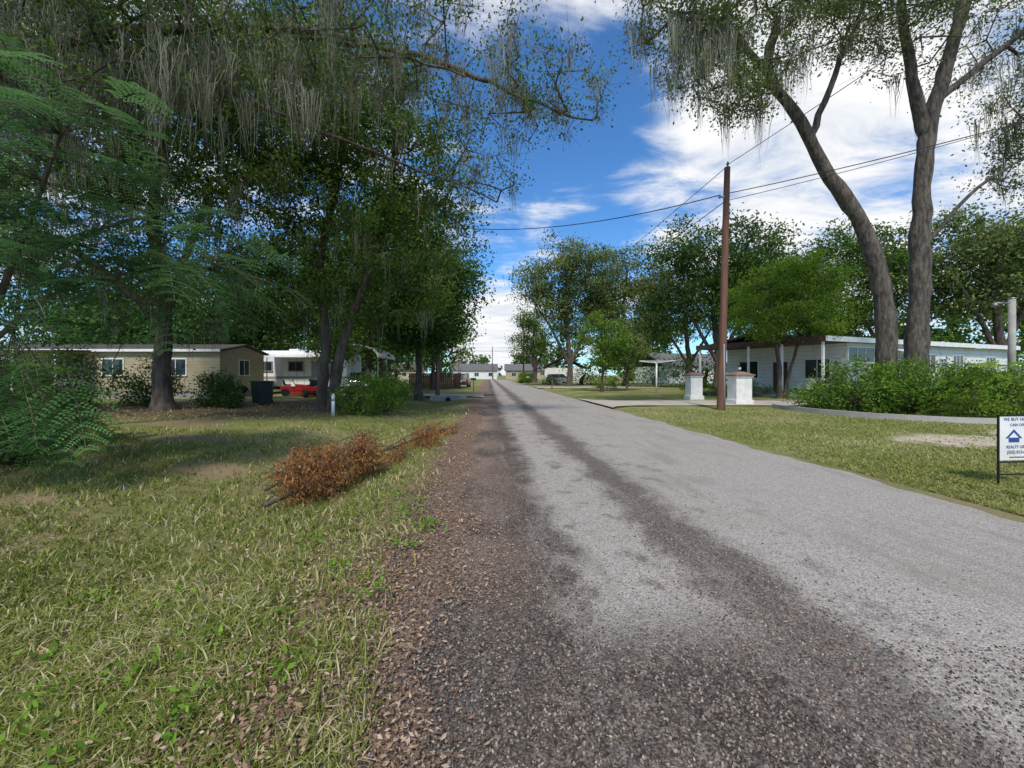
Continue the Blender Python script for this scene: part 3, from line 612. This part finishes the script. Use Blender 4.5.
v,q=leaves(cen,0.065,rb,droop=1.0,aspect=0.24); crn=rb.uniform(0,1,NC)
parts.append((v[:],q,1,np.clip(0.5*crn[rep]+0.5*rb.uniform(0,1,len(rep)),0,1),False))
st=c[rb.integers(0,NC,340)]; en=st+rb.standard_normal((340,3))*np.array([0.22,0.3,0.16]); en[:,2]=np.maximum(en[:,2],-0.1)
parts.append((*edges_tubes(st,en,np.full(340,0.005),np.full(340,0.003),4),0,0.5,True))
quadmesh('fallen_branch',parts,[M['bark'],M['dry']])

# ------------------------------------------------------------ poles & wires
def wire(name,a,b,sag,r=0.014,parent=None):
    a=np.array(a,float);b=np.array(b,float); t=np.linspace(0,1,40)[:,None]
    p=a+(b-a)*t; p[:,2]-= (4*t*(1-t))[:,0]*sag
    v,q=edges_tubes(p[:-1],p[1:],np.full(39,r),np.full(39,r),5)
    return quadmesh(name,[(v,q,0,0.5,True)],[M['cable']],parent)
def upole(x,y,h,lean=0.0,r=0.17):
    e=empty('utility_pole'); pts=[(x,y,-0.1),(x+lean*0.5,y,h/2),(x+lean,y,h)]
    pl=smooth_poly(pts,1.0); quadmesh('pole',[(*tube(pl,np.linspace(r,r*0.68,len(pl)),14,0.01,2),0,0.5,True)],[M['polewood']],e)
    cyl('top_cap',(x+lean,y,h+0.01),r*0.66,0.03,M['polewood'],e)
    cyl('insulator_pin',(x+lean+0.02,y,h+0.1),0.025,0.2,M['metal'],e); cyl('insulator',(x+lean+0.02,y,h+0.2),0.06,0.12,M['grey'],e,r2=0.035)
    box('bracket',(x+lean*0.88-0.16,y-0.02,h*0.88),(0.3,0.06,0.06),M['metal'],e); cyl('spool',(x+lean*0.88-0.3,y-0.02,h*0.88),0.05,0.12,M['grey'],e)
    cyl('conduit',(x+0.03,y-r-0.012,1.4),0.025,2.8,M['grey'],e)
    return e
p1=upole(9.9,17,10.3,0.27)
p2=upole(-3.4,27,11.8,0.1,0.15)
p3=upole(7.3,82,11.5,0,0.16)
upole(1.5,136,11,0,0.17); upole(12,136,11,0,0.17); upole(-10,136,11,0,0.17)
wire('power_line',(9.86,17,9.15),(-3.3,27,11.6),0.75,0.022)
wire('power_line',(10.2,17,10.45),(17,-4,13.5),0.4,0.013)
wire('power_line',(10.1,17,9.2),(26,6,10.8),0.5,0.018)
wire('power_line',(10.1,17,8.9),(30,8,12.8),0.5,0.013)
wire('power_line',(10.15,17,8.7),(22,25,4.2),0.3,0.012)
wire('power_line',(10.2,17,10.4),(7.3,82,11.6),0.8,0.014)
wire('power_line',(10.1,17,8.9),(7.2,82,10.2),0.9,0.018)
for z_ in(11.1,9.9): wire('power_line',(-10,136,z_),(12,136,z_),0.3,0.03)
e=empty('service_pole'); cyl('post',(26.2,20,2.6),0.13,5.4,M['concrete'],e); cyl('cap',(26.2,20,5.33),0.14,0.06,M['metal'],e)
box('meter_box',(26.2,19.82,1.6),(0.3,0.16,0.5),M['grey'],e,bevel=0.02); cyl('lamp_arm',(25.8,20,5.1),0.03,0.9,M['metal'],e,rot=(0,math.pi/2,0)); cyl('lamp_head',(25.35,20,5.02),0.14,0.16,M['metal'],e,r2=0.07)

# ------------------------------------------------------------ gate pillars
for (x,y,w) in [(12.35,24,0.70),(12.7,20.2,0.78)]:
    e=empty('gate_pillar',(x,y,0.03)); 
    box('plinth',(0,0,0.11),(w+0.12,w+0.12,0.26),M['stucco'],e,bevel=0.015); box('shaft',(0,0,0.79),(w,w,1.11),M['stucco'],e,bevel=0.02)
    box('moulding',(0,0,1.385),(w+0.1,w+0.1,0.08),M['stucco'],e,bevel=0.01); box('cap_slab',(0,0,1.465),(w+0.2,w+0.2,0.08),M['capbrown'],e,bevel=0.01)
    box('cap_pyramid',(0,0,1.575),(w+0.08,w+0.08,0.14),M['capbrown'],e,top=0.3)
    cyl('lantern_base',(0,0,1.68),0.06,0.08,M['blackmetal'],e); cyl('lantern_glass',(0,0,1.8),0.07,0.16,M['head'],e,n=6,r2=0.085); cyl('lantern_roof',(0,0,1.92),0.12,0.08,M['blackmetal'],e,n=6,r2=0.01)
pts=smooth_poly([(12.9,18.0,0),(12.6,16.8,0),(12.7,15.2,0),(13.2,13.6,0),(14.4,12.3,0),(16.0,11.9,0),(18,12.0,0),(21,12.6,0),(24,13.6,0)],0.3)
d=unit(np.gradient(pts,axis=0)); nrm=np.stack([-d[:,1],d[:,0],0*d[:,0]],1)
z0=np.array([0,0,-0.05]); z1=np.array([0,0,0.2])
Vv=np.stack([pts-nrm*0.11+z0,pts-nrm*0.10+z1,pts+nrm*0.10+z1,pts+nrm*0.11+z0],1); Ne=len(pts)
q=np.array([[0,1,5,4],[1,2,6,5],[2,3,7,6]]); Qe=(q[None]+(np.arange(Ne-1)*4)[:,None,None]).reshape(-1,4)
quadmesh('garden_edging',[(Vv.reshape(-1,3),Qe,0,0.5,False)],[M['concrete']])

# ------------------------------------------------------------ yard sign
e=empty('yard_sign',(6.66,5.22,0.03),math.radians(6)); W=0.62
for xx in(0,W): box('leg',(xx,0,0.45),(0.018,0.018,1.0),M['blackmetal'],e)
box('top_bar',(W/2,0,0.941),(W+0.018,0.018,0.018),M['blackmetal'],e); box('mid_bar',(W/2,0,0.33),(W-0.02,0.016,0.018),M['blackmetal'],e); box('low_bar',(W/2,0,0.17),(W-0.02,0.016,0.016),M['blackmetal'],e)
box('panel',(W/2,0,0.64),(W-0.03,0.008,0.57),M['white'],e)
def text(s,x,z,size,m,parent,name='lettering'):
    c=D.curves.new(name,'FONT'); c.body=s; c.size=size; c.align_x='CENTER'; c.extrude=0.0008; c.materials.append(m)
    o=link(D.objects.new(name,c)); o.location=(x,-0.0065,z); o.rotation_euler=(math.pi/2,0,0); o.parent=parent
text('WE BUY HOUSES',W/2,0.87,0.062,M['blue'],e); text('CASH OFFER',W/2,0.80,0.05,M['blue'],e)
polymesh('house_logo',[(0.10,-0.006,0.64),(0.23,-0.006,0.76),(0.36,-0.006,0.64),(0.32,-0.006,0.64),(0.23,-0.006,0.72),(0.14,-0.006,0.64)],[(0,1,4,5),(1,2,3,4)],M['blue'],e)
box('logo_body',(0.23,-0.006,0.62),(0.16,0.003,0.06),M['blue'],e)
text('REALTY GROUP',W/2,0.51,0.055,M['blue'],e); text('(555) 013-0172',W/2,0.44,0.06,M['blackmetal'],e); text('www.homes.example',W/2,0.385,0.035,M['blackmetal'],e)

# ------------------------------------------------------------ vehicles
def car(name,loc,rz,paint,suv=True,cart=False):
    e=empty(name,loc,rz)
    hgt=1.65 if suv else 1.4
    body=[(-2.2,0.35),(-2.25,0.75),(-2.15,1.0),(-0.9 if suv else -1.4,1.02),(1.0,1.02),(2.0,0.92),(2.22,0.75),(2.22,0.35),(1.75,0.3),(1.7,0.55),(1.5,0.7),(1.2,0.7),(1.0,0.55),(0.95,0.3),(-0.95,0.3),(-1.0,0.55),(-1.2,0.7),(-1.5,0.7),(-1.7,0.55),(-1.75,0.3)]
    prism('body',body,1.78,paint,e,bevel=0.04)
    r=-2.0 if suv else -1.4
    prism('cabin',[(r-0.1,1.0),(r+0.15,hgt-0.06),(r+0.5,hgt),(0.2,hgt),(0.45,hgt-0.04),(1.15,1.0)],1.56,M['glass'],e,bevel=0.04)
    prism('roof_panel',[(r+0.12,hgt-0.03),(r+0.5,hgt+0.03),(0.22,hgt+0.03),(0.46,hgt-0.02)],1.5,paint,e,bevel=0.01)
    for s in(-1,1):
        box('pillar_b',(-0.5,s*0.785,1.3),(0.08,0.02,0.6),paint,e); box('mirror',(0.85,s*0.98,1.08),(0.12,0.16,0.12),paint,e,bevel=0.02)
        box('head_light',(2.2,s*0.68,0.76),(0.08,0.34,0.14),M['head'],e,bevel=0.02); box('tail_light',(-2.22,s*0.75,0.85),(0.07,0.2,0.28),M['tail'],e,bevel=0.02)
        for x in(1.35,-1.35):
            cyl('wheel',(x,s*0.8,0.33),0.33,0.22,M['rubber'],e,rot=(math.pi/2,0,0),n=28); cyl('hub',(x,s*0.915,0.33),0.2,0.012,M['metal'],e,rot=(math.pi/2,0,0))
    box('rear_bumper',(-2.26,0,0.48),(0.1,1.7,0.2),M['black'],e,bevel=0.03); box('licence_plate',(-2.27,0,0.72),(0.03,0.32,0.16),M['white'],e); box('front_grille',(2.22,0,0.6),(0.05,1.0,0.2),M['black'],e)
    return e
def paint(n,c): 
    m,t,b=newmat(n); b.inputs['Base Color'].default_value=(*c,1); b.inputs['Roughness'].default_value=0.3; b.inputs['Coat Weight'].default_value=0.7; b.inputs['Metallic'].default_value=0.2; return m
car('parked_car',(31.5,24.5,0.02),math.radians(160),paint('dark_car_paint',(0.02,0.022,0.03)))
car('parked_car',(-3.2,50,0.0),math.radians(88),paint('black_car_paint',(0.03,0.03,0.035)))
car('parked_car',(9.3,84,0.0),math.radians(80),paint('white_car_paint',(0.7,0.7,0.7)))
car('parked_car',(12.5,70,0.0),math.radians(20),paint('silver_car_paint',(0.3,0.33,0.37)))
car('parked_car',(-9.8,31,0.02),math.radians(-80),paint('grey_car_paint',(0.12,0.13,0.14)))
for (x,y,rz) in[(-14.0,28.8,0.5),(-12.2,27.6,2.2)]:
    e=empty('riding_mower',(x,y,0),rz)
    prism('hood',[(0.1,0.35),(0.1,0.85),(0.75,0.8),(0.92,0.62),(0.95,0.35)],0.55,M['red'],e,bevel=0.05)
    prism('rear_body',[(-0.85,0.4),(-0.85,0.72),(-0.2,0.72),(0.1,0.42),(0.1,0.36)],0.8,M['red'],e,bevel=0.04)
    prism('seat',[(-0.65,0.74),(-0.72,1.15),(-0.62,1.17),(-0.5,0.85),(-0.15,0.83),(-0.15,0.74)],0.45,M['black'],e,bevel=0.04)
    prism('cutting_deck',[(-0.4,0.1),(-0.45,0.28),(0.45,0.28),(0.5,0.1)],1.1,M['red'],e,bevel=0.03)
    cyl('steering_column',(0.02,0,0.95),0.025,0.4,M['black'],e,rot=(0,-0.5,0)); cyl('steering_wheel',(-0.08,0,1.13),0.18,0.03,M['black'],e,rot=(0,-0.5,0))
    for s in(-1,1):
        cyl('rear_wheel',(-0.55,s*0.48,0.27),0.27,0.22,M['rubber'],e,rot=(math.pi/2,0,0)); cyl('front_wheel',(0.7,s*0.42,0.18),0.18,0.14,M['rubber'],e,rot=(math.pi/2,0,0))
for (bx,by,br,bm) in [(-11.1,20,0.4,'black'),(-12.1,21.2,0.1,'green')]:
    e=empty('trash_bin',(bx,by,0.0),br)
    box('bin_body',(0,0,0.6),(0.52,0.58,1.05),M[bm],e,bevel=0.03,top=1.22); box('lid',(0,0.0,1.16),(0.68,0.76,0.08),M[bm],e,bevel=0.03); cyl('handle',(0,0.4,1.1),0.02,0.5,M['black'],e,rot=(0,math.pi/2,0))
    for s in(-1,1): cyl('wheel',(s*0.26,0.28,0.12),0.12,0.06,M['rubber'],e,rot=(0,math.pi/2,0))
e=empty('barbecue_grill',(-12.0,19.5,0.0))
for k in range(3):
    a_=k*2.09; cyl('leg',(0.2*math.cos(a_),0.2*math.sin(a_),0.32),0.015,0.68,M['metal'],e)
cyl('bowl',(0,0,0.72),0.16,0.2,M['blackmetal'],e,r2=0.29); cyl('lid',(0,0,0.91),0.29,0.17,M['blackmetal'],e,r2=0.12); cyl('lid_knob',(0,0,1.03),0.03,0.06,M['black'],e)
e=empty('utility_marker_post',(-5.65,14.6,-0.02)); cyl('post',(0,0,0.38),0.06,0.8,M['white'],e); cyl('dome_cap',(0,0,0.81),0.065,0.06,M['white'],e,r2=0.03); cyl('collar',(0,0,0.62),0.064,0.08,M['grey'],e)
e=empty('culvert_headwall',(-2.6,26.2,0)); box('wall',(0,0,-0.05),(2.4,0.25,0.45),M['concrete'],e,bevel=0.02); cyl('pipe',(0,-0.16,-0.12),0.22,0.12,M['metal'],e,rot=(math.pi/2,0,0)); cyl('pipe_shade_disc',(0,-0.225,-0.12),0.18,0.01,M['dark'],e,rot=(math.pi/2,0,0))  # near-black disc on the solid pipe end paints the shade of its hollow
for (x,y,s) in[(6.4,40,-1),(-1.3,36,1),(6.6,66,-1)]:
    e=empty('mailbox',(x,y,0)); box('post',(0,0,0.5),(0.09,0.09,1.05),M['polewood'],e); n=8
    prof=[(-0.09,0),(0.09,0)]+[(0.09*math.cos(i*math.pi/n),0.12+0.09*math.sin(i*math.pi/n)) for i in range(n+1)]
    prism('box',prof,0.48,M['black'] if y!=66 else M['white'],e,loc=(0.0,0,1.03),rot=(0,0,math.pi/2),bevel=0.005); box('flag',(0,-0.11,1.2),(0.02,0.01,0.16),M['red'],e)
e=empty('clothesline',(13.9,33,0.02)); 
cyl('post',(0,0,1.25),0.07,2.5,M['white'],e)
for k in range(6):
    a_=k*math.pi/3+0.2; cyl('arm',(0.75*math.cos(a_),0.75*math.sin(a_),2.55),0.025,1.6,M['white'],e,rot=(0,math.pi/2-0.12,a_))
for rr_ in(0.6,1.0,1.45):
    for k in range(6):
        a1=k*math.pi/3+0.2;a2=a1+math.pi/3
        p=Vector((rr_*math.cos(a1),rr_*math.sin(a1),2.47+0.12*rr_)); q2=Vector((rr_*math.cos(a2),rr_*math.sin(a2),2.47+0.12*rr_))
        v_,f_=edges_tubes(np.array([p]),np.array([q2]),np.array([0.012]),np.array([0.012]),4); quadmesh('line',[(v_,f_,0,0.5,True)],[M['white']],e)

# ------------------------------------------------------------ houses
def window(e,x,y,z,w,h,ny=-1,axis='x',mull=1,trim='white'):
    if axis=='x':
        y0=y+ny*0.02
        box('window_glass',(x,y0,z),(w,0.02,h),M['glass'],e)
        box('window_head',(x,y0+ny*0.012,z+h/2+0.035),(w+0.14,0.06,0.07),M[trim],e); box('window_sill',(x,y0+ny*0.022,z-h/2-0.035),(w+0.18,0.1,0.07),M[trim],e)
        for s in(-1,1): box('window_jamb',(x+s*(w/2+0.035),y0+ny*0.01,z),(0.07,0.05,h),M[trim],e)
        for k in range(mull): box('mullion',(x-w/2+(k+1)*w/(mull+1),y0+ny*0.013,z),(0.04,0.03,h),M[trim],e)
    else:
        x0=x+ny*0.02
        box('window_glass',(x0,y,z),(0.02,w,h),M['glass'],e)
        box('window_head',(x0+ny*0.012,y,z+h/2+0.035),(0.06,w+0.14,0.07),M[trim],e); box('window_sill',(x0+ny*0.022,y,z-h/2-0.035),(0.1,w+0.18,0.07),M[trim],e)
        for s in(-1,1): box('window_jamb',(x0+ny*0.01,y+s*(w/2+0.035),z),(0.05,0.07,h),M[trim],e)
        for k in range(mull): box('mullion',(x0+ny*0.013,y-w/2+(k+1)*w/(mull+1),z),(0.03,0.04,h),M[trim],e)
def gable(e,x0,x1,y0,y1,z,rise,m,over=0.4,along='x'):
    ym=(y0+y1)/2; h=(y1-y0)/2+over; 
    prof=[(-h,-0.0),(0,rise),(h,0),(h,0.12),(0,rise+0.14),(-h,0.12)]
    prism('roof',prof,x1-x0+2*over,m,e,loc=((x0+x1)/2,ym,z),rot=(0,0,math.pi/2))
e=empty('mobile_home',(20.8,24,0.0),math.radians(20.9))
box('skirting',(11.6,4,0.3),(20.7,7.9,0.62),M['concrete'],e); box('walls',(11.6,4,2.05),(20.8,8,2.9),M['whiteh'],e)
box('fascia_front',(10.5,-0.45,3.62),(24.2,0.06,0.30),M['white'],e); box('fascia_side',(-1.55,4,3.62),(0.06,8.96,0.34),M['brown'],e)
gable(e,-1.1,22.2,0,8,3.5,0.75,M['roofd'],0.42)
box('porch_slab',(-0.2,4,0.12),(2.8,8.2,0.22),M['concrete'],e)
for yy_ in(-0.2,2.1,4.3,6.4,8.2): box('porch_post',(-1.45,yy_,1.85),(0.11,0.11,3.3),M['white'],e)
box('porch_ceiling',(-0.3,4,3.47),(2.5,8.5,0.05),M['brown'],e)
box('band_board',(11.6,-0.012,2.25),(20.7,0.02,0.08),M['brown'],e)
for (wx,ww,wh,wz) in[(2.6,2.6,0.9,2.75),(6.6,1.4,1.0,2.4),(10.2,2.0,1.0,2.4),(14.3,1.4,1.0,2.4),(19.2,1.5,1.1,2.3)]: window(e,wx,0,wz,ww,wh,-1,'x',2)
for wy in(1.6,6.2): window(e,1.2,wy,1.9,1.4,1.2,-1,'y',1)
box('door',(1.17,3.9,1.35),(0.05,0.95,2.1),M['brown'],e,bevel=0.01); box('awning',(6.6,-0.45,3.1),(2.0,0.8,0.05),M['white'],e,rot=(0.35,0,0))
box('porch_chair_seat',(-0.4,1.2,0.65),(0.5,0.5,0.06),M['white'],e); box('porch_chair_back',(-0.16,1.2,0.95),(0.05,0.5,0.55),M['white'],e)
box('step_upper',(12.3,-0.55,0.35),(1.5,1.1,0.5),M['concrete'],e); box('step_lower',(12.3,-1.3,0.17),(1.5,0.4,0.3),M['concrete'],e); box('front_door',(12.3,-0.02,1.65),(0.95,0.05,2.0),M['grey'],e)
e=empty('air_conditioner',(23.0,24.0,0)); box('casing',(0,0,0.45),(0.8,0.8,0.8),M['grey'],e,bevel=0.03); cyl('fan_guard',(0,0,0.87),0.33,0.05,M['blackmetal'],e); box('pad',(0,0,0.03),(1,1,0.1),M['concrete'],e)
for k in range(7): box('louvre',(0,-0.405,0.2+k*0.085),(0.7,0.02,0.025),M['blackmetal'],e)
# tan mobile home, left
e=empty('mobile_home',(-2.3,0,0)); box('walls',(-24.3,28,1.75),(19.0,5,2.6),M['beige'],e); box('skirting',(-24.3,28,0.22),(18.9,4.9,0.46),M['concrete'],e)
gable(e,-33.8,-14.8,25.5,30.5,3.0,0.5,M['roofd'],0.25); box('fascia',(-24.3,25.22,3.06),(19.4,0.05,0.16),M['white'],e)
prism('gable_end',[(-2.5,0),(2.5,0),(0,0.48)],0.06,M['beige'],e,loc=(-14.83,28,3.04),rot=(0,0,math.pi/2))
for wx in(-31.5,-28.2,-21.6,-17.6): window(e,wx,25.5,2.0,1.3,1.0,-1,'x',1)
box('door',(-25,25.47,1.55),(0.95,0.06,2.0),M['white'],e); window(e,-14.8,28,2.0,1.1,1.0,1,'y',1)
for px_ in(-28,-25.5,-23): box('porch_post',(px_,23.4,1.5),(0.1,0.1,2.8),M['white'],e)
box('porch_roof',(-25.5,24.3,2.98),(5.6,2.0,0.08),M['roofd'],e,rot=(0.05,0,0)); box('porch_deck',(-25.5,24.4,0.3),(5.4,2.0,0.5),M['polewood'],e)
# white trailer with awning
e=empty('white_trailer',(0.8,-1.5,0)); 
prism('shell',[(-1.3,0.55),(1.3,0.55),(1.3,3.2),(1.1,3.5),(-1.1,3.5),(-1.3,3.2)],8.6,M['whites'],e,loc=(-16.2,35.3,0),rot=(0,0,math.pi/2),bevel=0.06)
box('chassis',(-16.2,35.3,0.46),(8.4,2.2,0.16),M['black'],e); box('stripe',(-16.2,33.985,1.3),(8.3,0.02,0.18),M['grey'],e)
for wx in(-18.9,-16.4,-13.2): window(e,wx,33.99,2.2,1.1,0.7,-1,'x',1,'grey')
box('door',(-14.8,33.98,1.65),(0.7,0.05,1.9),M['grey'],e,bevel=0.02)
for wx in(-16.9,-15.9): cyl('wheel',(wx,34.15,0.36),0.36,0.24,M['rubber'],e,rot=(math.pi/2,0,0)); cyl('hub',(wx,34.02,0.36),0.18,0.02,M['metal'],e,rot=(math.pi/2,0,0))
box('awning',(-15.9,33.2,3.0),(4.6,1.5,0.05),M['white'],e,rot=(0.14,0,0))
for wx in(-18,-13.8): cyl('awning_pole',(wx,32.6,1.42),0.03,2.84,M['metal'],e)
box('hitch',(-11.3,35.3,0.45),(1.4,0.15,0.12),M['black'],e); box('roof_vent',(-17,35.3,3.58),(0.9,0.7,0.2),M['white'],e,bevel=0.04)
# arched carport
e=empty('carport',(-9.7,31,0)); n=14
prof=[(-1.9*math.cos(i*math.pi/n),2.75+0.95*math.sin(i*math.pi/n)) for i in range(n+1)]
prof=prof+[(x*0.975,(z-2.75)*0.955+2.75) for x,z in reversed(prof)]
prism('arched_roof',prof,5.2,M['white'],e)
for sx in(-1,1):
    for sy in(-2.5,0,2.5): box('post',(sx*1.86,sy,1.4),(0.07,0.07,2.8),M['metal'],e)
    box('side_rail',(sx*1.86,0,2.76),(0.08,5.1,0.06),M['metal'],e)
for (x,y,w,rz,wall,rf) in[(-5,144,16,0.05,'whiteh','roof'),(15,146,17,-0.05,'beige','roof'),(-30,142,14,0.1,'beige','roofd'),(36,75,14,0.3,'whiteh','roof'),(17,90,12,1.4,'whiteh','roofd')]:
    e=empty('distant_house',(x,y,0),rz); box('walls',(0,0,1.5),(w,8,3),M[wall],e); gable(e,-w/2,w/2,-4,4,3,2.4,M[rf],0.5)
    for wx in(-0.33,0.05,0.36): window(e,w*wx,-4,1.7,1.5,1.2)
    box('door',(-w*0.15,-4.03,1.1),(1.0,0.06,2.1),M['brown'],e)
e=empty('wooden_fence',(0,0,0))
for k in range(26): box('board',(-8.6+k*0.22,44,0.85),(0.2,0.03,1.7),M['polewood'],e)
for z_ in(0.4,1.3): box('rail',(-5.9,44.04,z_),(5.8,0.05,0.1),M['polewood'],e)

# ------------------------------------------------------------ sky, sun, camera
el_,az=math.radians(50),math.radians(186)
w=D.worlds.new('World'); C.scene.world=w; w.use_nodes=True; t=NT(w.node_tree)
bg=t.n['Background']; bg.inputs['Strength'].default_value=0.15
sky=t.add('ShaderNodeTexSky'); sky.sky_type='NISHITA'; sky.sun_disc=False; sky.sun_elevation=el_; sky.sun_rotation=az; sky.air_density=1.0; sky.dust_density=0.3; sky.ozone_density=2.0
co=t.add('ShaderNodeTexCoord').outputs['Generated']; sp=t.add('ShaderNodeSeparateXYZ'); t.lk(co,sp.inputs[0])
zz=t.math('ADD',t.math('MAXIMUM',sp.outputs[2],0.0),0.12)
cb=t.add('ShaderNodeCombineXYZ'); t.lk(t.math('DIVIDE',sp.outputs[0],zz),cb.inputs[0]); t.lk(t.math('DIVIDE',sp.outputs[1],zz),cb.inputs[1]); cb.inputs[2].default_value=3.7
n1=t.noise(cb.outputs[0],0.9,7,0.6,0.4); n2=t.noise(t.scalev(cb.outputs[0],(1.0,1.7,1)),2.4,7,0.62,0.5)
def blob(px,py,ang,soft):
    d=Vector(((px-488)/400,1,(375-py)/400)).normalized(); dn=t.add('ShaderNodeVectorMath',operation='DOT_PRODUCT'); t.lk(co,dn.inputs[0]); dn.inputs[1].default_value=d
    return t.mapr(dn.outputs['Value'],math.cos(math.radians(ang+soft)),math.cos(math.radians(max(0.5,ang-soft))))
cov=t.math('ADD',t.math('MULTIPLY',n1,0.5),t.math('MULTIPLY',n2,0.5))
for (px,py,an,so,wt) in[(730,140,9,8,0.09),(890,80,17,14,0.06),(560,218,3.5,3,0.10),(495,335,5,4,0.24),(545,5,6,5,0.12),(950,230,12,10,0.06),(570,130,9,6,-0.14),(440,40,10,7,-0.10),(600,250,5,3,-0.08),(680,190,3,3,-0.05)]:
    cov=t.math('ADD',cov,t.math('MULTIPLY',blob(px,py,an,so),wt))
cl=t.mapr(cov,0.45,0.66)
ccol=t.mix(t.mapr(n2,0.3,0.7),(5.2,5.5,6.0),(6.9,6.9,6.9))
sk=t.add('ShaderNodeMix'); sk.data_type='RGBA'; sk.blend_type='MULTIPLY'; sk.inputs[0].default_value=1; t.lk(sky.outputs[0],sk.inputs[6]); sk.inputs[7].default_value=(0.5,0.9,1.25,1)
t.lk(t.mix(cl,sk.outputs[2],ccol),bg.inputs['Color'])
sl=D.lights.new('sun','SUN'); sl.energy=3.4; sl.angle=math.radians(6); sl.color=(1,0.93,0.82)
so=link(D.objects.new('sun',sl)); dv=Vector((math.sin(az)*math.cos(el_),math.cos(az)*math.cos(el_),math.sin(el_))); so.rotation_euler=dv.to_track_quat('Z','Y').to_euler()
cd=D.cameras.new('camera'); cam=link(D.objects.new('camera',cd)); cam.location=(0,0,1.5); cam.rotation_euler=(math.pi/2,0,0)
cd.sensor_width=36; cd.lens=14.06; cd.shift_x=24/1024; cd.shift_y=-9/1024; cd.clip_start=0.05; cd.clip_end=5000
C.scene.camera=cam
C.scene.view_settings.view_transform='Standard'; C.scene.view_settings.look='None'; C.scene.view_settings.exposure=0
